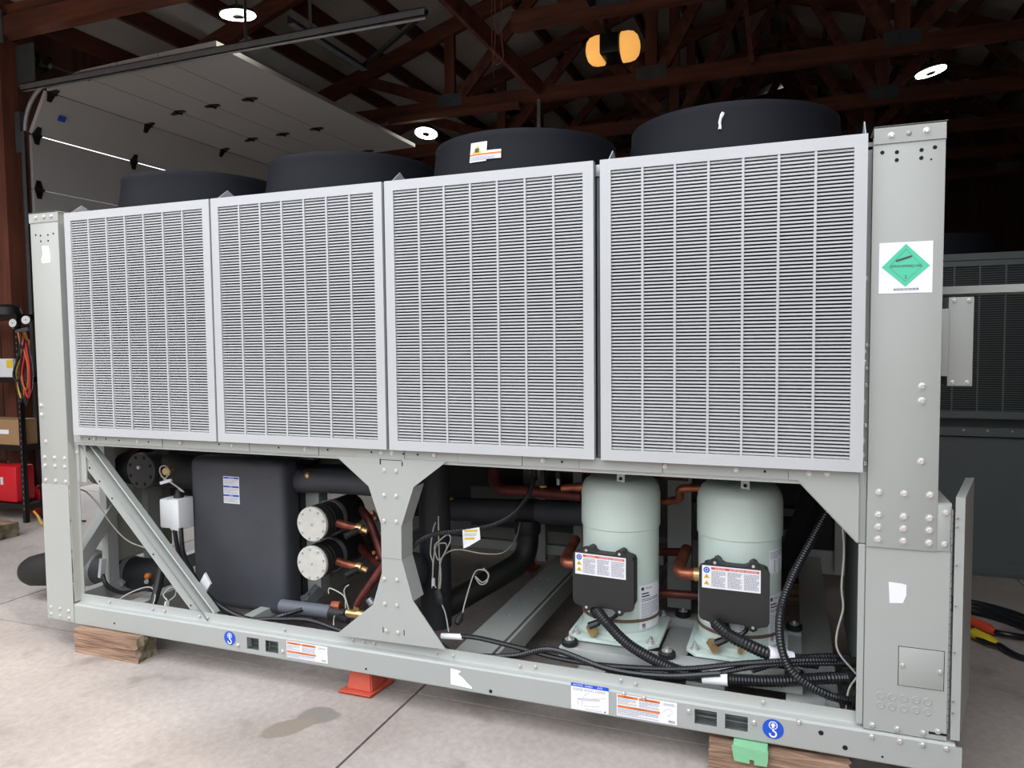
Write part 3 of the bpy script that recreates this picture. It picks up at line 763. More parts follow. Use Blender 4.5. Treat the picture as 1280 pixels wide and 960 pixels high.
b = B(HOLE); b.box((4.262, .005, .262), (4.318, .0062, .27)); b.build('notch', cb, smooth=False)
label('torn_sticker', cb, (4.130, .006, .780), X1, Z1, .056, .075, [], outline=[(0, 0), (.04, .002), (.055, .005), (.055, .042), (.045, .07), (.004, .074)], lab='torn white sticker on the control box')
hg = B(STEEL); z = .29
while z < 1.03: hg.cyl((4.318, .004, z), (4.318, .004, z + .022), .0035, n=8); z += .0245
hg.build('piano_hinge', cb)
# its door, standing open to the right
b = B(PAINT)
b.prism([(4.326, 0, .255), (4.354, 0, .255), (4.464, 0.424, 1.09)[:2] + (.255,), (4.433, 0.414, 1.09)[:2] + (.255,)], (0, 0, .835))
dr = b.build('control_door', ch, smooth=False)
bolts(dr, [(4.332, z) for z in (1.02, .99, .86, .72, .56, .39, .35)], 0, bolt_mesh('hinge_screw', .0032, STEEL), 'hinge_screw')
# disconnect box and its arm on the column's right side
b = B(PAINT); b.box((4.276, .12, 1.49), (4.316, .30, 1.725), bev=.003); b.build('side_box', ch)
jb = B(PAINT).box((4.318, .15, 1.455), (4.395, .36, 1.765), bev=.002).build('junction_box', ch)
bolts(jb, [(4.335, 1.752), (4.38, 1.752), (4.335, 1.468), (4.38, 1.468)], .15, BOLT_SMALL)
b = B(PAINT); b.beam((4.33, .42, 1.80), (5.2, .42, 1.805), .16, .028); b.build('side_arm', ch, smooth=False)

# ---- stickers on columns and rail
label('hazard_placard', rcol, (4.082, 0, 1.947), X1, Z1, .161, .171,
      [('p', GREENL, [(.0805, .006), (.153, .082), (.0805, .150), (.008, .082)]),
       ('line', INK, .0805, .024, .130, .082, .0008), ('line', INK, .130, .082, .0805, .132, .0008), ('line', INK, .0805, .132, .031, .082, .0008), ('line', INK, .031, .082, .0805, .024, .0008),
       ('p', INK, [(.050, .060), (.094, .046), (.100, .046), (.097, .052), (.052, .066)]),
       ('t', INK, 'NON-FLAMMABLE GAS', .034, .084, .0085, .093), ('t', INK, '2', .077, .122, .011), ('lines', INK, .045, .155, .12, .163, 2)], lab='white placard with a green NON-FLAMMABLE GAS diamond')
def hook_sticker(x, z, r):
    s = r / .035
    label('hook_sticker', rail, (x - r, -.0005, z + r), X1, Z1, 2 * r, 2 * r,
          [('ring', PAPER, r, r * .62, r * .42, r * .34, 0, 360), ('p', PAPER, [(r, r * .32), (r * 1.28, r * .64), (r * 1.12, r * .64), (r * 1.12, r * .86), (r * .88, r * .86), (r * .88, r * .64), (r * .72, r * .64)]),
           ('r', PAPER, r * .93, r * 1.0, r * 1.07, r * 1.22), ('ring', PAPER, r * 1.0, r * 1.48, r * .38, r * .22, -80, 190)],
          outline=[(r + r * math.cos(a * PI / 14), r + r * math.sin(a * PI / 14)) for a in range(28)], base=BLUE, lab='round blue sticker with a white crane hook')
hook_sticker(1.251, .194, .034); hook_sticker(3.757, .190, .037)
def warn(x, z, w, h, lab):
    label('warning_label', rail, (x, -.0005, z), X1, Z1, w, h,
          [('r', ORANGE, .003, .003, w * .36, .013), ('r', ORANGE, w * .375, .003, w * .72, .013), ('t', INK, 'WARNING', w * .1, .0115, .006), ('t', INK, 'ADVERTENCIA', w * .42, .0115, .006),
           ('lines', GREYINK, .004, .016, w * .34, .041, 6), ('lines', GREYINK, w * .38, .016, w * .71, .041, 6), ('r', ORANGE, .003, .044, w * .72, .053), ('t', INK, 'AVERTISSEMENT', w * .24, .0515, .006), ('lines', GREYINK, .004, .056, w * .7, h - .004, 5),
           ('lines', GREYINK, w * .78, .006, w * .97, .016, 3), ('ring', GREYINK, w * .86, .045, .018, .0168, 180, 330), ('line', GREYINK, w * .84, .058, w * .93, .040, .0012), ('lines', INK, w * .86, h - .016, w * .97, h - .006, 3)], lab=lab)
warn(1.588, .227, .228, .078, 'white and orange warning label at the left of the rail')
warn(3.172, .229, .236, .088, 'white and orange warning label at the right of the rail')
label('notice_label', rail, (2.984, -.0005, .247), X1, Z1, .155, .110,
      [('r', BLUE, 0, 0, .155, .015), ('t', PAPER, 'NOTICE', .008, .0115, .008), ('t', PAPER, 'AVISO', .058, .0115, .008), ('t', PAPER, 'AVIS', .108, .0115, .008),
       ('lines', GREYINK, .008, .02, .05, .032, 3), ('lines', GREYINK, .056, .02, .095, .030, 2), ('lines', GREYINK, .1, .02, .145, .030, 2),
       ('line', INK, .03, .062, .12, .056, .001), ('line', INK, .03, .062, .03, .09, .001), ('line', INK, .045, .065, .045, .095, .001), ('line', INK, .03, .062, .045, .066, .001), ('line', INK, .045, .066, .12, .06, .001), ('line', INK, .06, .045, .075, .03, .0008), ('line', INK, .05, .06, .06, .04, .0008), ('line', INK, .09, .055, .145, .045, .0008), ('line', INK, .055, .09, .12, .082, .001), ('lines', GREYINK, .06, .1, .13, .104, 1), ('r', INK, .138, .098, .144, .104)], lab='white notice label with a blue header and line drawing')
label('torn_sticker', rail, (2.444, -.0005, .222), X1, Z1, .1, .075, [], outline=[(0, 0), (.03, .002), (.05, .006), (.035, .02), (.06, .035), (.075, .05), (.1, .068), (.1, .075), (.0, .07)], lab='torn white sticker in the middle of the rail')

# ================================================================ inside the left bay
b = B(INSUL); b.box((.728, .30, .20), (1.352, .46, 1.02))
es = b.bm.edges[:]
bmesh.ops.bevel(b.bm, geom=es, offset=.045, segments=4, affect='EDGES', profile=.5)
ev = b.build('evaporator', ch, sharp=70)
b = B(INSUL2); b.box((.76, .46, .24), (1.345, .62, .98)); b.build('evaporator_back', ev)
label('instruction_label', ev, (0.969, 0.299, 0.926), X1, Z1, .105, .145, [('r', BLUE, .002, .003, .103, .013), ('t', PAPER, 'NOTICE', .035, .0115, .007), ('lines', GREYINK, .006, .018, .098, .046, 6), ('r', BLUE, .002, .05, .103, .06), ('t', PAPER, 'AVIS', .04, .0585, .007), ('lines', GREYINK, .006, .065, .098, .093, 6), ('r', BLUE, .002, .097, .103, .107), ('t', PAPER, 'AVISO', .037, .1055, .007), ('lines', GREYINK, .006, .112, .098, .14, 6)], lab='white instruction label with three blue bands')
B(INSUL).tube(bent([(1.218, 0.45, 0.892), (1.576, 0.45, 0.908), (2.1, .47, .905)], .05), .066, 18).build('insulated_pipe', ch)
B(INSUL2).cyl((1.237, 0.44, 0.89), (1.299, 0.44, 0.894), .078, n=20).build('pipe_collar', ch)
b = B(BRASS); b.lathe([(.0, -.02), (.016, -.012), (.02, 0), (.016, .012), (0, .02)], (1.438, 0.4, 0.938), (1, 0, .2), 12); b.build('brass_fitting', ch)
B(INSUL2).tube(bent([(1.073, 0.5, 0.937), (1.298, 0.5, 0.975), (1.398, 0.42, 0.941)], .02), .02, 10).build('sensor_well', ch)
B(INSUL2).tube([(1.243, 0.6, 0.929), (1.728, 0.6, 0.946)], .03, 12).build('suction_line', ch)
B(PAINT).box((1.297, 0.5, 0.266), (1.43, 0.5, 0.895)[:1] + (.58,) + (1.43, 0.5, 0.895)[2:]).build('support_post', ch, smooth=False)
def drier(v):
    c = Vector(v)
    b = B(RUBBER); b.cyl(c + Vector((0, .006, 0)), c + Vector((0, .36, 0)), .084, n=28)
    for yy in (.03, .055, .085): b.lathe([(.084, yy - .008), (.0875, yy), (.084, yy + .008)], c, (0, 1, 0), 28, close=False)
    d = b.build('filter_drier', ch)
    B(DISC).lathe([(.088, .012), (.088, .0), (.086, -.004), (.0, -.004)], c, (0, 1, 0), 32).build('end_plate', d)
    for k in range(9):
        a = 2 * PI * k / 9 + .3
        put('bolt', BOLT_SMALL, c + Vector((math.cos(a) * .073, -.004, math.sin(a) * .073)), d)
    put('bolt', BOLT_SMALL, c + Vector((0, -.004, 0)), d)
    b = B(STEEL); b.lathe([(.088, .15), (.09, .15), (.09, .18), (.088, .18)], c, (0, 1, 0), 28, close=False); b.build('clamp_band', d)
    q = c + Vector((.07, .10, -.01))
    B(COPPER).tube(bent([q, q + Vector((.075, .0, -.012)), q + Vector((.135, 0, -.018))], .03), .021, 12).build('copper_stub', d)
    b = B(BRASS); b.cyl(q + Vector((.13, 0, -.017)), q + Vector((.16, 0, -.02)), .024, n=12).cyl(q + Vector((.15, 0, -.02)), q + Vector((.19, 0, -.03)), .014, n=10).build('brass_valve', d)
    b = B(RUBBER); b.cyl(q + Vector((.145, -.02, -.025)), q + Vector((.105, -.075, -.045)), .017, n=12).build('valve_cap', d)
drier((1.565, 0.25, 0.724)); drier((1.559, 0.25, 0.524))
B(COPPERD).tube(bent([(1.48, 0.62, 0.675), (1.613, 0.6, 0.747), (1.744, 0.5, 0.701), (1.855, 0.45, 0.512)], .06), .022, 12).build('liquid_line', ch)
B(COPPERD).tube(bent([(1.475, 0.62, 0.482), (1.615, 0.58, 0.541), (1.748, 0.5, 0.488), (1.855, 0.45, 0.491)], .06), .022, 12).build('liquid_line', ch)
for q in ((1.795, 0.45, 0.754), (1.813, 0.45, 0.726), (1.799, 0.45, 0.545), (1.818, 0.45, 0.521)):
    B(COPPER).lathe([(0, -.014), (.013, -.008), (.013, .008), (0, .014)], q, (0, .3, 1), 10).build('pipe_fitting', ch)
B(mat('grey_foam_pipe', (94, 98, 106), .6, var=.15, scale=8)).tube([(1.349, 0.27, 0.275), (1.671, 0.27, 0.28)], .033, 14).build('drain_pipe', ch)
b = B(RUBBER); b.cyl((1.652, 0.27, 0.278), (1.741, 0.27, 0.272), .038, n=14).cyl((1.724, 0.24, 0.277), (1.81, 0.18, 0.285), .014, n=10); b.build('valve_body', ch)
B(COPPER).tube([(1.666, 0.265, 0.318), (1.713, 0.265, 0.32)], .022, 10).build('valve_neck', ch)
b = B(BRASS); b.cyl((1.746, 0.27, 0.285), (1.912, 0.27, 0.286), .022, n=12).cyl((1.798, 0.27, 0.3), (1.803, 0.27, 0.329), .016, n=10); b.build('brass_tee', ch)
B(COPPERD).tube([(1.803, 0.27, 0.329), (1.823, 0.27, 0.367), (1.954, 0.3, 0.544)], [.017, .017, .026], 12).build('charging_line', ch)
b = B(STEEL); b.cyl((1.886, 0.25, 0.381), (1.907, 0.25, 0.356), .02, n=14); b.build('port_cap', ch)
b = B(DSTEEL); b.beam((1.442, 0.36, 0.276), (1.481, 0.42, 0.334), .06, .05).beam((1.412, 0.36, 0.29), (1.463, 0.36, 0.309), .03, .03); b.build('solenoid', ch, smooth=False)
cable('probe_wire', [(1.758, 0.24, 0.321), (1.75, 0.24, 0.381), (1.667, 0.24, 0.412), (1.662, 0.24, 0.383)], .0035, WIRE, ch)
cable('probe_wire', [(1.776, 0.24, 0.316), (1.751, 0.24, 0.409), (1.779, 0.24, 0.44)], .0035, WIRE, ch)
cable('probe_wire', [(1.719, 0.2, 0.291), (1.713, 0.2, 0.25), (1.761, 0.15, 0.235)], .0035, WIRE, ch)
for k, (dx, dz) in enumerate(((0, 0), (.02, -.018))):
    P = [(0.763, 0.2, 0.652), (0.784, 0.19, 0.526), (0.869, 0.16, 0.435), (0.989, 0.13, 0.343), (1.17, 0.11, 0.271), (1.343, 0.11, 0.252), (1.467, 0.12, 0.288), (1.531, 0.2, 0.3)] if k == 0 else [(0.718, 0.2, 0.639), (0.756, 0.19, 0.515), (0.858, 0.16, 0.421), (0.978, 0.13, 0.325), (1.219, 0.11, 0.252), (1.449, 0.1, 0.277), (1.637, 0.1, 0.296), (1.803, 0.09, 0.278), (1.94, 0.08, 0.258)]
    cable('power_cable', P, .0125, CABLE, ch, ribbed=True)
b = B(WHITE); q = Vector((0.99, 0.12, 0.393)); b.hexa([q + Vector((x * .034 + z * .012, y, z * .05 - x * .02)) for y in (-.006,) for x, z in ((-1, -.6), (.2, -1.2), (1, .6), (-.2, 1.2))] + [q + Vector((x * .034 + z * .012, .006, z * .05 - x * .02)) for x, z in ((-1, -.6), (.2, -1.2), (1, .6), (-.2, 1.2))]); b.build('cable_tag', ch, smooth=False, label='white tag on the cable behind the brace')
# white junction box
b = B(WHITE); b.box((.615, .20, .64), (.735, .30, .80), bev=.012); b.box((.695, .19, .635), (.76, .30, .805), bev=.008); wbx = b.build('white_junction_box', ch)
B(RUBBER).lathe([(.026, 0), (.026, .012), (.016, .03), (.016, .045), (.01, .05)], (.715, .24, .80), n=14).build('cable_gland', wbx)
cable('sensor_wire', [(.715, .24, .85), (0.754, 0.24, 0.838), (0.662, 0.25, 0.878), (0.579, 0.26, 0.911), (0.559, 0.27, 0.953), (0.595, 0.27, 0.968), (0.638, 0.26, 0.937), (0.595, 0.26, 0.89)], .004, WIRE, ch)
b = B(WHITE); b.beam((0.582, 0.25, 0.874), (0.657, 0.25, 0.895), .012, .016); b.build('wire_connector', ch, smooth=False)
# water header with a blind flange
HY = .52
hd = B(INSUL2).tube([(-.16, HY, .885), (.30, HY, .885), (.80, HY, .89)], [.092, .098, .098], 22).build('water_header', ch)
fl = B(FLANGE).lathe([(.095, .10), (.095, .02), (.106, .018), (.106, -.002), (.102, -.006), (0, -.006)], (.295, .385, .905), (0, 1, 0), 36).build('blind_flange', hd)
b = B(HOLE)
for k in range(8):
    a = PI / 8 + k * PI / 4; b.lathe([(.010, 0), (.010, .001)], (.295 + .082 * math.cos(a), .3775, .905 + .082 * math.sin(a)), (0, 1, 0), 10)
b.build('bolt_hole', fl)
b = B(BOLT); b.lathe([(.011, 0), (.011, -.012), (.008, -.014)], (.290, .379, .925), (0, 1, 0), 6); b.build('plug', fl)
b = B(COPPERD); b.lathe([(.098, -.03), (.108, -.025), (.108, .025), (.098, .03)], (.10, HY + .04, .90), (1, 0, 0), 24); b.build('pipe_coupling', hd)
b = B(BRASS); b.lathe([(.03, 0), (.026, .03), (.02, .05)], (.47, HY - .09, .91), (.2, -1, 0), 12); b.build('drain_cock', hd)
cl = B(DSTEEL); cl.lathe([(.105, -.02), (.112, -.02), (.112, .02), (.105, .02)], (-.16, HY, .885), (1, 0, 0), 24); cl.build('end_coupling', hd)
# lower water pipe running out to the left under its foam cap
LY = .51
lp = B(INSUL2).tube([(-.45, LY, .240), (.45, LY, .246)], .096, 22).build('lower_water_pipe', ch)
B(RUBBER).tube([(-.42, LY, .238), (-.55, LY, .222), (-.70, LY, .190), (-.80, LY, .170), (-.85, LY, .160), (-.875, LY, .155), (-.885, LY, .153)], [.10, .108, .106, .098, .080, .05, .01], 22).build('foam_cap', lp)
b = B(STEEL)
for k in range(5): b.lathe([(.097, k * .032 - .016), (.112 - .006 * (k % 2), k * .032), (.097, k * .032 + .016)], (-.345, LY, .242), (1, 0, 0), 22, close=False)
b.build('ribbed_coupling', lp)
b = B(STEEL); b.lathe([(.097, -.018), (.101, -.018), (.101, .018), (.097, .018)], (.045, LY, .244), (1, .15, 0), 26); b.build('pipe_clamp', lp)
B(BOLT).cyl((.085, LY - .09, .215), (.09, LY - .115, .213), .016, n=12).build('clamp_bolt', lp)
B(mat('orange_cap', (206, 112, 28), .45)).lathe([(.02, 0), (.018, .024), (.008, .034)], (0.285, 0.425, 0.273), (.1, -1, .2), 10).build('orange_cap', lp)
B(STEEL).cyl((0.27, 0.42, 0.244), (0.302, 0.385, 0.253), .013, n=12).build('test_port', lp)
b = B(RED); b.tube([(-0.077, 0.5, 0.327), (-0.018, 0.5, 0.323), (0.034, 0.5, 0.323)], .012, 6); b.build('red_tape', lp)
cable('black_lead', [(0.057, 0.3, 0.292), (0.116, 0.28, 0.243), (0.272, 0.24, 0.231), (0.478, 0.18, 0.291), (0.584, 0.19, 0.322), (0.64, 0.2, 0.413), (0.669, 0.22, 0.507)], .013, CABLE, ch, ribbed=True)
b = B(WHITE); b.beam((0.05, 0.3, 0.281), (0.069, 0.3, 0.392), .035, .02); b.build('cable_tag', ch, smooth=False, label='white tag on the black lead by the ribbed coupling')
cable('sensor_wire', [(0.133, 0.12, 0.835), (0.156, 0.14, 0.819), (0.212, 0.16, 0.752), (0.267, 0.2, 0.63), (0.336, 0.24, 0.535), (0.439, 0.28, 0.488)], .004, WIRE, ch)
cable('sensor_wire', [(0.748, 0.1, 0.266), (0.754, 0.1, 0.292), (0.707, 0.12, 0.306), (0.732, 0.14, 0.341), (0.776, 0.14, 0.346), (0.779, 0.13, 0.307), (0.744, 0.12, 0.28)], .004, WIRE, ch)
cable('sensor_wire', [(0.396, 0.09, 0.236), (0.428, 0.12, 0.27), (0.518, 0.16, 0.311), (0.587, 0.16, 0.319), (0.651, 0.12, 0.295), (0.669, 0.08, 0.246)], .0035, WIRE, ch)
b = B(WHITE); b.beam((0.751, 0.09, 0.24), (0.754, 0.1, 0.284), .012, .02); b.build('wire_connector', ch, smooth=False)
b = B(RUBBER); b.tube([(0.625, 0.2, 0.443), (0.627, 0.16, 0.323), (0.647, 0.1, 0.237)], [.02, .022, .018], 8); b.build('wire_bundle', ch)
# frames and sheets behind
B(PAINT).box((.02, .335, .15), (.07, .405, 1.1)).build('end_post', ch, smooth=False)
B(PAINT).box((.02, .63, .15), (.07, .74, .80)).build('end_post', ch, smooth=False)
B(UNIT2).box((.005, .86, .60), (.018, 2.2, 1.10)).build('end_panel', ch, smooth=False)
B(PAINT).box((.005, .05, 1.10), (.06, 2.2, 1.17)).build('end_beam', ch, smooth=False)
B(SHEET).box((.005, .40, .33), (.018, .86, 1.1)).build('end_panel', ch, smooth=False)
B(PAINT).beam((.05, .10, .36), (.05, .62, .93), .07, .07, up=(1, 0, 0)).build('end_brace', ch, smooth=False)
B(PAINT).beam((.18, .10, .21), (.70, .10, .21), .08, .05).build('pipe_shelf', ch, smooth=False)
B(RUBBER).tube([(-.2, 1.3, .62), (.72, 1.3, .60)], .08, 18).build('return_pipe', ch)
B(RUBBER).tube([(.30, 1.05, .72), (.9, 1.05, .70)], .055, 16).build('return_pipe', ch)

for x0, x1 in ((.21, .9), (1.0, 2.0), (2.1, 3.05), (3.15, 4.07)):
    gl = B(BLACKMETAL).box((x0, 2.20, .42 if x0 < .5 else .29), (x1, 2.21, 1.11)).build('rear_panel', ch, smooth=False)
    g_ = B(UNIT2)
    for k in range(16): g_.box((x0 + .03, 2.188, .84 + k * .015), (x1 - .03, 2.2, .846 + k * .015))
    g_.build('rear_slats', gl, smooth=False, kind='stuff')
# ================================================================ the middle bay
B(INSUL2).tube([(2.14, .47, .20), (2.14, .47, .62), (2.14, .47, 1.10)], .078, 22).build('vertical_insulated_pipe', ch)
B(INSUL2).tube(bent([(2.05, .30, .30), (2.03, .30, .62), (2.03, .32, 1.1)], .1), .045, 16).build('vertical_insulated_pipe', ch)
b = B(INSUL2); b.lathe([(0, -.09), (.05, -.08), (.075, -.03), (.08, .03), (.05, .09), (0, .1)], (2.08, .34, .50), (.2, -.3, 1), 16); b.build('foam_elbow', ch)
B(INSUL).tube([(1.75, 1.1, .635), (2.35, 1.1, .66), (2.95, 1.1, .685)], [.068, .068, .070], 20).build('insulated_header', ch)
b = B(INSUL2); b.lathe([(.074, -.05), (.074, .05)], (2.42, 1.1, .662), (1, 0, .03), 20); b.build('foam_joint', ch)
B(RUBBER).tube(bent([(2.42, 1.08, .62), (2.42, 1.06, .40), (2.05, .45, .21)], .12, 8), .062, 18).build('foam_covered_pipe', ch)
b = B(RUBBER); b.lathe([(.07, -.04), (.074, -.03), (.074, .03), (.07, .04)], (2.42, 1.07, .585), (0, 0, 1), 18); b.build('foam_collar', ch)
B(COPPERD).tube(bent([(2.339, 0.9, 1.05), (2.312, 0.85, 0.978), (2.326, 0.8, 0.84), (2.498, 0.8, 0.847), (2.829, 0.75, 0.848)], .09, 8), .030, 14).build('suction_pipe', ch)
B(COPPER).tube([(2.809, 0.46, 0.943), (2.863, 0.46, 0.95), (2.886, 0.46, 0.951), (2.932, 0.46, 0.957)], [.017, .018, .022, .020], 12).build('discharge_stub', ch)
for u_ in ((2.638, 0.7, 0.899), (2.719, 0.7, 0.94), (2.591, 0.7, 0.925)):
    q = Vector(u_); B(RUBBER).cyl(q, q + Vector((0, 0, .14)), .016, .010, 10).build('pressure_switch', ch)
for q in ((2.64, 0.695, 0.892), (1.964, 1.02, 0.719)): B(YEL).lathe([(.017, 0), (.020, .005), (.017, .010)], q, (0, 0, 1), 12).build('yellow_ring', ch)
b = B(STEEL); b.cyl((2.722, 0.69, 0.91), (2.722, 0.69, 0.942), .011, n=10); b.build('steel_fitting', ch)
cable('flex_conduit', [(2.661, 0.5, 0.976), (2.649, 0.44, 0.902), (2.598, 0.36, 0.825), (2.509, 0.3, 0.779), (2.375, 0.22, 0.762), (2.274, 0.16, 0.75), (2.206, 0.125, 0.705), (2.173, 0.115, 0.638), (2.17, 0.11, 0.557), (2.2, 0.105, 0.451), (2.257, 0.1, 0.356), (2.344, 0.085, 0.289), (2.454, 0.075, 0.254), (2.701, 0.07, 0.284), (2.88, 0.075, 0.335), (3.12, 0.07, 0.291), (3.346, 0.07, 0.296), (3.56, 0.08, 0.334)], .0125, CABLE, ch, ribbed=True)
b = B(WHITE); b.cyl((2.187, 0.115, 0.698), (2.179, 0.113, 0.672), .0145, n=10); b.build('tape_band', ch)
cable('flex_conduit', [(2.455, 0.085, 0.333), (2.547, 0.085, 0.335), (2.733, 0.085, 0.318), (2.911, 0.085, 0.298), (3.117, 0.085, 0.298), (3.406, 0.09, 0.326), (3.647, 0.1, 0.38), (3.849, 0.14, 0.405), (3.977, 0.2, 0.399)], .0115, CABLE, ch, ribbed=True)
b = B(WHITE); b.cyl((2.361, 0.085, 0.32), (2.463, 0.085, 0.33), .013, n=10); b.build('cable_tag', ch, label='white tag at the end of the conduit by the centre gusset')
P0 = (2.417, 0.2, 0.785)
label('warning_tag', ch, P0, (1, 0, .12), (0.02, 0, -1), .085, .09, [('r', YEL, .01, .01, .075, .02), ('lines', GREYINK, .01, .026, .07, .04, 3), ('r', YEL, .01, .045, .06, .055)], outline=[(0, .01), (.085, 0), (.088, .055), (.03, .085), (.002, .095)], lab='white and yellow paper tag on the black conduit')
for P in ([(2.131, 0.6, 0.875), (2.128, 0.55, 0.868), (2.196, 0.4, 0.758), (2.217, 0.36, 0.612), (2.234, 0.34, 0.501), (2.229, 0.33, 0.418)],
          [(2.103, 0.7, 0.747), (2.164, 0.5, 0.774), (2.179, 0.38, 0.722), (2.17, 0.36, 0.608), (2.187, 0.35, 0.553), (2.185, 0.34, 0.437)],
          [(2.437, 0.9, 0.648), (2.488, 0.7, 0.62), (2.5, 0.5, 0.6), (2.428, 0.42, 0.607), (2.319, 0.38, 0.628), (2.265, 0.36, 0.616), (2.23, 0.35, 0.569), (2.22, 0.34, 0.421)],
          [(2.212, 0.33, 0.443), (2.191, 0.34, 0.489), (2.197, 0.35, 0.613), (2.219, 0.35, 0.654), (2.262, 0.35, 0.658), (2.252, 0.35, 0.61), (2.222, 0.34, 0.579), (2.202, 0.34, 0.64), (2.228, 0.34, 0.673), (2.276, 0.34, 0.708), (2.288, 0.34, 0.678), (2.24, 0.34, 0.588)],
          [(2.252, 0.3, 0.391), (2.296, 0.26, 0.348), (2.34, 0.2, 0.292)],
          [(2.364, 0.3, 0.343), (2.364, 0.34, 0.399), (2.372, 0.42, 0.499), (2.406, 0.42, 0.527), (2.448, 0.42, 0.515), (2.439, 0.42, 0.467), (2.405, 0.42, 0.455), (2.38, 0.42, 0.492), (2.418, 0.42, 0.465), (2.452, 0.42, 0.5), (2.423, 0.42, 0.536)]):
    cable('sensor_wire', P, .0035, WIRE, ch, step=.01)
b = B(WHITE); b.beam((2.2, 0.33, 0.489), (2.199, 0.33, 0.454), .014, .012); b.build('wire_connector', ch, smooth=False)
B(RUBBER).tube([(2.23, 0.32, 0.437), (2.252, 0.3, 0.399), (2.261, 0.29, 0.38)], [.02, .026, .014], 8).build('wire_plug', ch)
B(RUBBER).tube([(2.364, 0.3, 0.35), (2.357, 0.28, 0.326), (2.353, 0.26, 0.31)], [.008, .02, .012], 8).build('wire_plug', ch)
for x in (2.31, 2.55): B(PAINT).box((x, 1.55, .24), (x + .055, 1.60, 1.1)).build('rear_bay_post', ch, smooth=False)
B(PAINT).box((1.6, 1.58, .28), (3.1, 1.62, .34)).build('rear_bay_rail', ch, smooth=False)
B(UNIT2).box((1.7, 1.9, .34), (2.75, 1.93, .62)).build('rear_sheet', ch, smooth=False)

# ================================================================ compressors on their skid
CY = .45

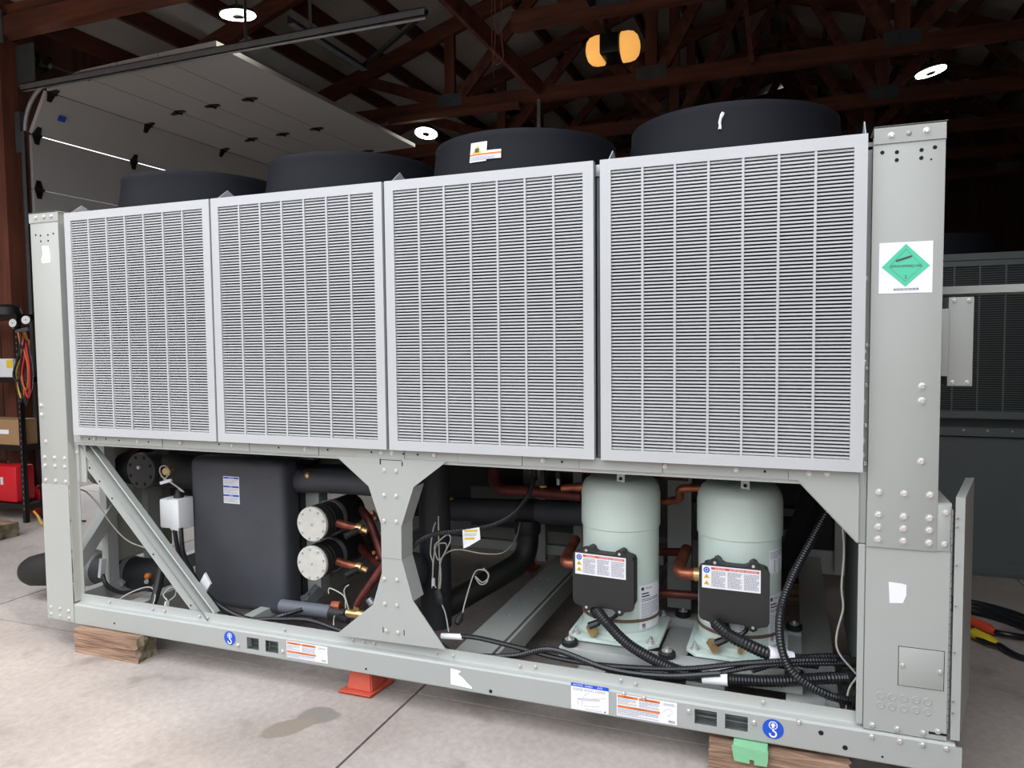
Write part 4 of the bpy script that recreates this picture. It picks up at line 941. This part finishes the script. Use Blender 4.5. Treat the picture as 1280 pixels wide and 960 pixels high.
b = B(PAINT); b.box((2.88, .17, .255), (3.86, .26, .312), bev=.004); b.box((2.88, .66, .255), (3.86, .75, .312), bev=.004); b.box((3.285, .26, .262), (3.40, .66, .275)); b.box((2.88, .26, .262), (2.94, .66, .30)); b.box((3.80, .26, .262), (3.86, .66, .30))
sk = b.build('compressor_skid', ch)
for x, y in ((2.92, .20), (3.335, .215), (3.335, .70), (3.83, .20), (2.92, .70), (3.83, .70)):
    b = B(RUBBER); b.lathe([(.030, 0), (.036, .006), (.036, .022), (.030, .027)], (x, y, .311), n=20); r_ = b.build('rubber_mount', sk)
    b = B(BOLT); b.lathe([(.022, .027), (.022, .030), (.008, .031), (.008, .042)], (x, y, .311), n=14); b.build('mount_bolt', r_)
def compressor(cx, a_box, bx_off, bw, ang, lab, first):
    t = put('compressor', None, (cx, CY, .31), ch); t['label'] = lab
    prof = [(.150, .335), (.163, .345), (.170, .37), (.1705, .80), (.1715, .801), (.1715, .803), (.1765, .806), (.1765, .945), (.172, .975), (.160, 1.000), (.138, 1.017), (.10, 1.027), (.05, 1.031), (.0, 1.032)]
    B(COMP).lathe(prof, (cx, CY, 0), n=48).build('shell', t, sharp=40)
    b = B(mat('band_%d' % first, (112, 92, 74), .4, metal=.4)); b.lathe([(.1705, .404), (.1765, .406), (.1765, .416), (.1705, .418)], (cx, CY, 0), n=40, close=False); b.build('heater_band', t)
    b = B(COMP)
    o = [(-.20, -.16), (-.16, -.205), (.16, -.205), (.20, -.16), (.20, .16), (.16, .205), (-.16, .205), (-.20, .16)]
    b.prism([(cx + x, CY + y, .318) for x, y in o], (0, 0, .014)); b.lathe([(.19, .332), (.17, .345), (.165, .36)], (cx, CY, 0), n=40, close=False); b.build('base_plate', t, sharp=25)
    for x, y in ((-.165, -.165), (.165, -.165), (-.165, .165), (.165, .165)):
        b = B(BOLT); b.lathe([(.02, 0), (.02, .004), (.013, .005), (.013, .016), (.007, .017), (.007, .03)], (cx + x, CY + y, .332), n=10); b.build('foot_bolt', t)
    b = B(COMP); b.box((cx + .012, CY - .135, .985), (cx + .048, CY - .12, 1.05), bev=.004); lg = b.build('lifting_lug', t)
    B(HOLE).lathe([(.008, 0), (.008, .0165)], (cx + .03, CY - .1358, 1.03), (0, 1, 0), 12).build('lug_hole', lg)
    B(BRASS).cyl((cx - .10, CY - .155, .365), (cx - .08, CY - .20, .362), .022, n=6).build('drain_plug', t)
    B(BRASS).cyl((cx + .02, CY - .165, .36), (cx + .02, CY - .195, .36), .012, n=8).build('drain_plug', t)
    b = B(BOLT); b.cyl((cx + .08, CY - .148, .47), (cx + .085, CY - .175, .47), .012, n=6); b.build('oil_port', t)
    # terminal box
    r = Vector((math.cos(ang), math.sin(ang), 0)); n = Vector((math.sin(ang), -math.cos(ang), 0)); c = Vector((cx + bx_off, CY - .225, .605))
    hw, hh = bw / 2, .118
    def ear(px, s):
        return [(px - .036 * s, 0), (px - .02 * s, .006), (px - .014 * s, .018), (px, .024), (px + .014 * s, .018), (px + .02 * s, .006), (px + .036 * s, 0)]
    def corner(x, z, sx, sz, q=.02):
        return [(x - sx * q, z), (x - sx * q * .3, z - sz * q * .3), (x, z - sz * q)]
    top = [(x, hh + e) for x, e in ear(-.074, 1)] + [(x, hh + e) for x, e in ear(.074, 1)]
    bot = [(x, -hh - e) for x, e in ear(.074, -1)] + [(x, -hh - e) for x, e in ear(-.074, -1)]
    poly = top + corner(hw, hh, 1, 1) + corner(hw, -hh, 1, -1)[::-1] + bot + corner(-hw, -hh, -1, -1) + corner(-hw, hh, -1, 1)[::-1]
    def Q(x, z, o=0): return c + r * x + Vector((0, 0, z)) + n * o
    b = B(TERM); b.prism([Q(x, z, 0) for x, z in poly], n * .012); b.prism([Q(x * .94, z * .94, -.07) for x, z in poly], n * .07)
    tb = b.build('terminal_box', t, smooth=False)
    b = B(BOLT)
    for x, z in ((-.074, hh + .006), (.074, hh + .006), (.074, -hh - .006), (-.074, -hh - .006)): b.lathe([(.006, .012), (.006, .0145)], Q(x, z), n, 10)
    b.build('cover_screws', tb)
    label('warning_label', tb, Q(-hw + .012, hh - .008, .012), r, Z1, .226, .092,
          [('c', BLUE, .018, .018, .0125), ('ring', PAPER, .018, .018, .007, .005, 0, 360), ('p', YEL, [(.006, .052), (.018, .033), (.031, .052)]), ('p', YEL, [(.006, .078), (.018, .060), (.031, .078)]), ('r', INK, .0165, .041, .0195, .049), ('r', INK, .0165, .068, .0195, .075),
           ('r', REDO, .036, .005, .220, .014), ('t', PAPER, 'WARNING', .05, .0125, .006), ('t', PAPER, 'ADVERTENCIA', .106, .0125, .006), ('t', PAPER, 'AVERTISSEMENT', .165, .0125, .006, .05),
           ('lines', GREYINK, .037, .02, .092, .086, 11), ('lines', GREYINK, .1, .02, .155, .086, 11), ('lines', GREYINK, .163, .02, .220, .086, 11)], lab='white warning label with a red-orange header')
    b = B(RUBBER); b.tube([Q(-.05, -hh + .005, -.03), Q(-.045, -hh - .03, -.025), Q(-.03, -hh - .05, -.018)], [.024, .027, .022], 12); b.build('conduit_elbow', tb)
    b = B(CABLE); b.tube(spline([Q(.05, -hh + .01, -.04), Q(.045, -hh - .04, -.04), Q(.01, -hh - .065, -.03), Q(-.045, -hh - .085, -.02), Q(-.075, -hh - .10, -.015)]), .009, 8); b.tube([Q(-.03, -hh - .078, -.02), Q(-.07, -hh - .098, -.012)], [.015, .017], 8); b.build('heater_lead', tb)
    def wrap(a0, z0):
        def P(px, py, o):
            a = a0 + px / .171; rad = .1712 + o
            return Vector((cx + rad * math.cos(a), CY + rad * math.sin(a), z0 - py))
        return P
    spec = [('c', INK, .016, .016, .008), ('t', INK, 'TRANE', .03, .02, .009), ('r', INK, .01, .034, .05, .04), ('r', INK, .01, .046, .055, .052), ('lines', INK, .01, .06, .12, .075, 2), ('lines', GREYINK, .01, .08, .13, .16, 10), ('bars', INK, .012, .17, .03, .19)]
    if first == 0:
        label('data_label', t, (0, 0, 0), X1, Z1, .14, .195, spec, warp=wrap(math.radians(-50), .565), lab='white data label on the right flank of the shell')
        label('small_label', t, (0, 0, 0), X1, Z1, .05, .045, [('lines', GREYINK, .004, .005, .046, .04, 4)], warp=wrap(math.radians(-100), .47))
    else:
        label('data_label', t, (0, 0, 0), X1, Z1, .11, .21, spec[:5] + [('lines', GREYINK, .01, .08, .1, .16, 10), ('bars', INK, .012, .17, .03, .19)], warp=wrap(math.radians(-44), .575), lab='white data label low on the right flank')
        label('barcode_label', t, (0, 0, 0), X1, Z1, .11, .10, [('lines', GREYINK, .006, .01, .1, .04, 4), ('bars', INK, .03, .045, .075, .095)], warp=wrap(math.radians(-44), .765), lab='white barcode label high on the right flank')
        label('small_label', t, (0, 0, 0), X1, Z1, .055, .045, [('lines', GREYINK, .004, .005, .05, .04, 4)], warp=wrap(math.radians(-88), .475))
        label('small_label', t, (0, 0, 0), X1, Z1, .05, .04, [('lines', GREYINK, .004, .005, .046, .036, 4)], warp=wrap(math.radians(-140), .475))
    return t
c1 = compressor(3.09, 0, -.025, .272, math.radians(-5), 'left of the two pale green compressors', 0)
c2 = compressor(3.605, 0, -.005, .272, math.radians(-1), 'right of the two pale green compressors', 1)
# copper around the compressors
B(COPPER).tube(bent([(2.931, 0.4, 0.611), (2.835, 0.38, 0.611), (2.83, .62, .66)], .05, 6), .024, 14).build('suction_stub', c1)
B(COPPER).tube(bent([(3.466, 0.38, 0.625), (3.354, 0.36, 0.623), (3.36, .62, .66)], .05, 6), .026, 14).build('suction_stub', c2)
b = B(BRASS); b.cyl((3.454, 0.37, 0.626), (3.427, 0.37, 0.624), .029, n=14).build('flare_nut', c2)
B(COPPER).tube(bent([(3.458, 0.44, 0.986), (3.349, 0.44, 0.979), (3.351, 0.5, 0.917), (3.23, 0.56, 0.879)], .035, 5), .0175, 12).build('discharge_stub', c2)
B(COPPERD).tube([(3.343, 0.75, 0.61), (3.189, 0.8, 0.582), (3.07, 0.8, 0.571)], .02, 12).build('suction_line', ch)
B(COPPERD).tube([(3.441, 0.62, 0.448), (3.28, 0.62, 0.442), (3.145, 0.62, 0.426)], .02, 12).build('oil_line', ch)
B(COPPERD).tube([(2.758, 0.6, 1.011), (2.918, 0.6, 1.008), (3.369, 0.6, 0.998)], .018, 10).build('discharge_line', ch)
B(PAINT).box((3.215, 1.0, .24), (3.335, 1.05, 1.1)).build('support_post', ch, smooth=False)
B(UNIT2).box((2.3, 2.14, .3), (3.9, 2.16, .55)).build('rear_sheet', ch, smooth=False)
# conduits running to the control box
cable('flex_conduit', [(3.041, 0.2, 0.479), (3.099, 0.16, 0.442), (3.19, 0.13, 0.381), (3.308, 0.11, 0.336), (3.436, 0.1, 0.307), (3.588, 0.1, 0.308), (3.764, 0.13, 0.315), (3.935, 0.18, 0.33), (4.027, 0.22, 0.329)], .0235, CABLE, ch, ribbed=True, n=12)
cable('flex_conduit', [(3.528, 0.19, 0.492), (3.583, 0.16, 0.462), (3.66, 0.14, 0.438), (3.739, 0.14, 0.412), (3.82, 0.17, 0.392), (3.908, 0.22, 0.371)], .0255, CABLE, ch, ribbed=True, n=12)
cable('flex_conduit', [(4.03, 0.5, 1.042), (3.949, 0.42, 0.921), (3.882, 0.34, 0.804), (3.817, 0.24, 0.69), (3.778, 0.15, 0.589), (3.777, 0.11, 0.485), (3.806, 0.095, 0.396), (3.863, 0.09, 0.342), (3.947, 0.11, 0.298), (4.046, 0.16, 0.263)], .0165, CABLE, ch, ribbed=True, n=10)
cable('flex_conduit', [(3.499, 0.09, 0.311), (3.603, 0.1, 0.345), (3.706, 0.11, 0.375), (3.849, 0.15, 0.389), (4.021, 0.22, 0.385)], .012, CABLE, ch, ribbed=True)
cable('flex_conduit', [(3.676, 0.12, 0.347), (3.82, 0.18, 0.388), (3.937, 0.24, 0.393), (4.03, 0.28, 0.387)], .012, CABLE, ch, ribbed=True)
for p, q, r in (((4.01, 0.21, 0.331), (4.056, 0.24, 0.325), .03), ((4.009, 0.22, 0.386), (4.056, 0.25, 0.381), .019), ((4.023, 0.15, 0.267), (4.058, 0.17, 0.258), .022)): B(RUBBER).cyl(p, q, r, n=14).build('conduit_connector', ch)
def sleeve(p, q, r, lab):
    p = Vector(p); q = Vector(q)
    B(PAPER).cyl(p, q, r, n=14).build('cable_tag', ch, label=lab)
sleeve((3.492, 0.1, 0.302), (3.588, 0.1, 0.308), .027, 'white tag on the thick conduit below the right compressor')
sleeve((3.733, 0.14, 0.414), (3.82, 0.17, 0.392), .029, 'white tag on the conduit at the right compressor foot')
cable('sensor_wire', [(3.993, 0.2, 0.927), (4, 0.2, 0.82), (3.993, 0.2, 0.681), (4, 0.2, 0.604), (3.979, 0.2, 0.503), (3.985, 0.2, 0.432), (4.047, 0.2, 0.357)], .004, WIRE, ch)
cable('sensor_wire', [(4.051, 0.18, 0.354), (4.022, 0.18, 0.3), (4.01, 0.15, 0.219)], .004, WIRE, ch)
b = B(PAINT); b.box((3.80, .05, .245), (3.94, .3, .252)); b.build('conduit_bracket', ch)
B(BLACKMETAL).beam((3.75, 1.3, .3), (3.98, .9, 1.1), .05, .12).build('inner_bracket', ch, smooth=False)
B(BLACKMETAL).beam((3.62, 1.5, .6), (3.95, 1.5, .62), .06, .06).build('inner_bracket', ch, smooth=False)

# ================================================================ things around the chiller
def rough_block(name, x0, x1, y0, y1, z1, lab, grp, tilt=0):
    b = B(BLOCKW); b.box((x0, y0, 0), (x1, y1, z1))
    bmesh.ops.subdivide_edges(b.bm, edges=b.bm.edges[:], cuts=5, use_grid_fill=True)
    rnd = random.Random(int(x0 * 100))
    for v in b.bm.verts:
        top = v.co.z > z1 - .001
        v.co += Vector((rnd.uniform(-.005, .005), rnd.uniform(-.003, .003), (-rnd.uniform(0, .008) if rnd.random() < .6 else 0) if top else (0 if v.co.z < .001 else rnd.uniform(-.004, .004))))
        if v.co.x > x1 - .02: v.co.x += rnd.uniform(-.012, .008)
    for f in b.bm.faces:
        if abs(f.normal.x) > .7 or (f.calc_center_median().x > x1 - .008): f.material_index = b._mi(BLOCKE)
    o = b.build(name, sharp=20)
    o['label'] = lab; o['category'] = 'wood block'; o['group'] = grp
    return o
rough_block('wood_block', .250, .690, -.045, .085, .128, 'weathered timber block under the front left corner of the chiller', 'timber blocks holding up the chiller')
rough_block('wood_block', 3.53, 4.02, -.045, .12, .112, 'weathered timber block under the front right corner, below the green foam pad', 'timber blocks holding up the chiller')
rough_block('wood_block', .25, .69, 1.95, 2.3, .128, 'timber block under the rear left corner of the chiller', 'timber blocks holding up the chiller')
rough_block('wood_block', 3.53, 4.0, 1.95, 2.3, .128, 'timber block under the rear right corner of the chiller', 'timber blocks holding up the chiller')
b = B(MINT); b.prism([(3.615, -.060, .1295), (3.742, -.060, .1295), (3.742, -.060, .098), (3.738, -.060, .074), (3.694, -.060, .074), (3.694, -.060, .090), (3.678, -.060, .090), (3.678, -.060, .074), (3.624, -.060, .076), (3.620, -.060, .098)], (0, .010, 0))
b.box((3.618, -.052, .113), (3.740, .05, .128), bev=.004)
b.build('foam_pad', sharp=25, label='pale green foam pad sticking out between rail and timber block', category='pad')
def foot(cx, cy, m, lab):
    b = B(m)
    b.prism([(cx - .10, cy - .10, 0), (cx + .08, cy - .10, 0), (cx + .10, cy + .10, 0), (cx - .08, cy + .10, 0)], (0, 0, .012))
    b.hexa([(cx - .068, cy - .068, .012), (cx + .068, cy - .068, .012), (cx + .068, cy + .068, .012), (cx - .068, cy + .068, .012), (cx - .052, cy - .052, .128), (cx + .052, cy - .052, .128), (cx + .052, cy + .052, .128), (cx - .052, cy + .052, .128)])
    es = b.bm.edges[:]; bmesh.ops.bevel(b.bm, geom=es, offset=.006, segments=2, affect='EDGES')
    b.build('rubber_foot', sharp=25, label=lab, category='support foot', group='coral rubber feet under the chiller')
foot(1.94, .13, CORAL, 'coral orange rubber foot under the middle of the front rail')
foot(2.02, 2.1, CORAL, 'coral orange rubber foot under the rear rail, seen through the middle bay')
o = rough_block('wood_offcut', -2.86, -2.42, 1.22, 1.56, .13, 'dark timber offcut on the floor by the left edge of the picture', '')
del o['group']

# second chiller further in
u2 = thing('air_cooled_chiller', 'dark second chiller standing in the shade behind the right end', 'chiller', (5.3, 4.0, 0))
YA = 2.92
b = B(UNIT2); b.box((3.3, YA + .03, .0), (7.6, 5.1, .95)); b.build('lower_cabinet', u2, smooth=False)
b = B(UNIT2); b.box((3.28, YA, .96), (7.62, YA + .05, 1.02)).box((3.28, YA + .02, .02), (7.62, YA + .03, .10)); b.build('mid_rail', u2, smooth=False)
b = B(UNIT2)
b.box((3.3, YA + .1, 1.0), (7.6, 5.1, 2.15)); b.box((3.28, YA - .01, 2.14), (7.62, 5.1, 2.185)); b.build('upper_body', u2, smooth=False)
for x0, x1 in ((3.32, 4.36), (4.38, 5.42), (5.44, 6.48), (6.5, 7.58)):
    b = B(UNIT2)
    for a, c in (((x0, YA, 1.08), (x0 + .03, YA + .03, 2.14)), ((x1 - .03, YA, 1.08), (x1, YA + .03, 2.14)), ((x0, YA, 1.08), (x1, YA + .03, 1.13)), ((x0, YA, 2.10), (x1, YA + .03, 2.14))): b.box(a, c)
    pn = b.build('coil_panel', u2, smooth=False)
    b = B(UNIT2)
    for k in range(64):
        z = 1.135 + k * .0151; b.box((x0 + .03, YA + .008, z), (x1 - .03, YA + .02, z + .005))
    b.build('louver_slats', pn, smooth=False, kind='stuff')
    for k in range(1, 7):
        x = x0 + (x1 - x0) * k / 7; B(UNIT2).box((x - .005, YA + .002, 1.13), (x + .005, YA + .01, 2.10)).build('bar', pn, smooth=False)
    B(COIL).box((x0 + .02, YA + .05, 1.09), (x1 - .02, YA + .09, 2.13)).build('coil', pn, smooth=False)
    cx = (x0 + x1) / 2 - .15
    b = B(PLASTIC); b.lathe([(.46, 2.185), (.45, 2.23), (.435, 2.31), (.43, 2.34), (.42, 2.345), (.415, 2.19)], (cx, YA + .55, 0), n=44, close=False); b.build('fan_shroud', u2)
b = B(BOLT)
for k in range(9): b.cyl((4.9 + k * .14, YA, 1.0), (4.9 + k * .14, YA - .006, 1.0), .007, n=8)
b.build('bolts', u2, kind='stuff')

# cables on the floor at the right
def floor_cable(P, r, m, lab, ends=None):
    t = thing('power_cord', lab, 'cord', P[0])
    B(m).tube(spline(P), r, 10).build('jacket', t, sharp=60)
    if ends:
        p, q, em, el = ends
        B(em).tube([p, Vector(p).lerp(Vector(q), .75), q], [r * 1.9, r * 1.9, r * 1.1], 12).build('plug_boot', t, label=el)
    return t
floor_cable([(4.747, 1.656, 0.03), (4.783, 1.602, 0.03), (4.831, 1.576, 0.03), (4.859, 1.514, 0.025), (4.895, 1.478, 0.02), (4.928, 1.46, 0.02)], .015, CABLE, 'black cord with a yellow boot at the right of the open control door', ((4.736, 1.695, 0.04), (4.822, 1.583, 0.03), YEL, 'yellow cable boot'))
floor_cable([(4.801, 1.864, 0.03), (4.857, 1.775, 0.03), (4.926, 1.753, 0.03), (4.999, 1.771, 0.02)], .015, CABLE, 'black cord with an orange boot lying above the yellow one', ((4.767, 1.888, 0.035), (4.853, 1.774, 0.03), REDO, 'orange cable boot'))
for k, (dv, z) in enumerate(((0, .024), (8, .024), (15, .024))):
    floor_cable(                [(4.70, 2.3 - .075 * k, z), (4.86, 2.25 - .08 * k, z), (4.98, 2.17 - .09 * k, z), (5.08, 2.05 - .10 * k, z), (5.22, 1.8 - .12 * k, z)], .022, CABLE, ('rear thick black cable of the coil on the floor', 'middle thick black cable of the coil on the floor', 'front thick black cable of the coil on the floor')[k])

# ================================================================ rack of tools against the left wall
rk = thing('storage_rack', 'black metal storage rack by the left wall post, holding boxes and a red case', 'rack', (-3.3, 2.0, 0))
for x in (-3.80, -2.845):
    for y in (1.9, 2.075):
        b = B(BLACKMETAL); b.box((x, y, 0), (x + .045, y + .004, 1.93)); b.box((x + .041, y, 0), (x + .045, y + .035, 1.93)); u_ = b.build('upright', rk, smooth=False)
        if x > -3 and y < 2.0:
            h = B(STEEL)
            for k in range(34): h.box((x + .018, y - .0015, .12 + k * .053), (x + .027, y, .14 + k * .053))
            h.build('upright_slots', u_, kind='stuff', smooth=False)
for z in (.12, .67, 1.30, 1.88):
    B(BLACKMETAL).box((-3.80, 1.905, z), (-2.801, 2.11, z + .05)).build('shelf', rk, smooth=False)
cbx = B(CARD).box((-3.50, 1.915, .721), (-2.86, 2.10, .955)).build('cardboard_box', label='brown cardboard box on the middle rack shelf', category='box', smooth=False)
B(PAPER).box((-3.14, 1.912, .82), (-3.0, 1.9145, .86)).build('box_label', cbx, smooth=False)
wbx2 = B(WHITE).box((-3.50, 1.92, 1.351), (-2.91, 2.10, 1.52)).build('white_carton', label='white carton with a yellow stripe on the upper rack shelf', category='box', smooth=False)
B(YEL).box((-2.99, 1.917, 1.44), (-2.915, 1.9195, 1.51)).build('stripe', wbx2, smooth=False)
rc = thing('red_case', 'big red plastic case on the bottom rack shelf', 'case', (-3.25, 2.0, .171))
B(RED).box((-3.60, 1.91, .172), (-2.93, 2.10, .52), bev=.03).build('body', rc)
B(BLACKMETAL).tube(bent([(-3.4, 2.0, .51), (-3.4, 2.0, .545), (-3.15, 2.0, .545), (-3.15, 2.0, .51)], .02), .01).build('handle', rc)
B(WHITE).box((-3.13, 1.903, .34), (-3.10, 1.9095, .41)).build('badge', rc, smooth=False)
rj = thing('red_jug', 'small red jug on the floor between rack and door post', 'jug', (-3.0, 2.2, 0))
B(RED).box((-3.08, 2.135, 0), (-2.92, 2.27, .24), bev=.025).build('body', rj)
B(RED).tube(bent([(-3.0, 2.15, .23), (-3.0, 2.15, .28), (-3.0, 2.25, .28), (-3.0, 2.25, .23)], .03), .012, 8).build('handle', rj)
hat = B(RUBBER).lathe([(.0, .10), (.06, .095), (.10, .07), (.115, .02), (.12, 0)], (-3.06, 2.0, 1.931), (0, 0, 1), 20).build('black_hard_hat', label='black rounded cap on top of the rack', category='hat')
mg = thing('manifold_gauges', 'pair of round refrigerant gauges hanging on the rack with tangled hoses', 'gauges', (-2.8, 1.87, 1.2))
for (p, ang) in (((-2.775, 1.85, 1.844), 0), ((-2.608, 1.85, 1.869), .2)):
    p = Vector(p); d = Vector((math.sin(ang) + .25, -1, .1)).normalized()
    b = B(BLACKMETAL); b.lathe([(.030, -.02), (.041, -.015), (.041, .01), (.037, .012)], p, d, 20); gz = b.build('gauge', mg)
    B(GALV).lathe([(.037, .0115), (.037, .0125), (0, .0125)], p, d, 20).build('dial', gz)
    B(INK).lathe([(.006, .013), (.006, .014)], p, d, 8).build('needle_hub', gz)
B(STEEL).beam((-2.82, 1.898, 1.80), (-2.80, 1.86, 1.80), .012, .012).build('hanging_hook', mg, smooth=False)
b = B(DSTEEL); b.beam((-2.756, 1.87, 1.772), (-2.61, 1.87, 1.791), .025, .03); b.build('manifold_body', mg, smooth=False)
rnd = random.Random(3)
for k in range(10):
    mm = (HOSEY, HOSEO, CABLE, HOSEO, CABLE, HOSEY, RUBBER, RED, HOSEO, RUBBER)[k]
    u0 = 25 + rnd.uniform(-3, 12); ul = 29 + rnd.uniform(-8, 10); bot = rnd.uniform(475, 510)
    A_ = Vector((-2.674, 1.87, 1.763)); W_ = .0068
    def HP(u, v, y): return Vector((A_.x + (u - 30) * W_, y, A_.z - (v - 415) * W_))
    yy = 1.88 - .007 * k
    P = [HP(u0, 415, yy), HP(u0 + rnd.uniform(-6, 6), 440, yy), HP(ul - 6, 470, yy), HP(ul + 1, bot, yy), HP(ul + 6, bot - 4, yy), HP(ul + 8, 460, yy), HP(u0 + 6, 425, yy)]
    B(mm).tube(spline(P), .0085, 7).build('hose', mg, sharp=60)
B(HOSEY).tube(spline([(-2.78, 1.96, .10), (-2.70, 1.94, .06), (-2.60, 1.90, .014), (-2.45, 1.88, .012), (-2.3, 1.9, .012)]), .010, 8).build('yellow_hose', label='yellow hose on the floor between the rack and the left column', category='hose')
B(CABLE).tube(spline([(-2.76, 2.2, .012), (-2.72, 2.14, .012), (-2.6, 2.06, .012), (-2.3, 2.1, .012)]), .010, 8).build('black_hose', label='black hose on the floor behind the yellow hose', category='hose')
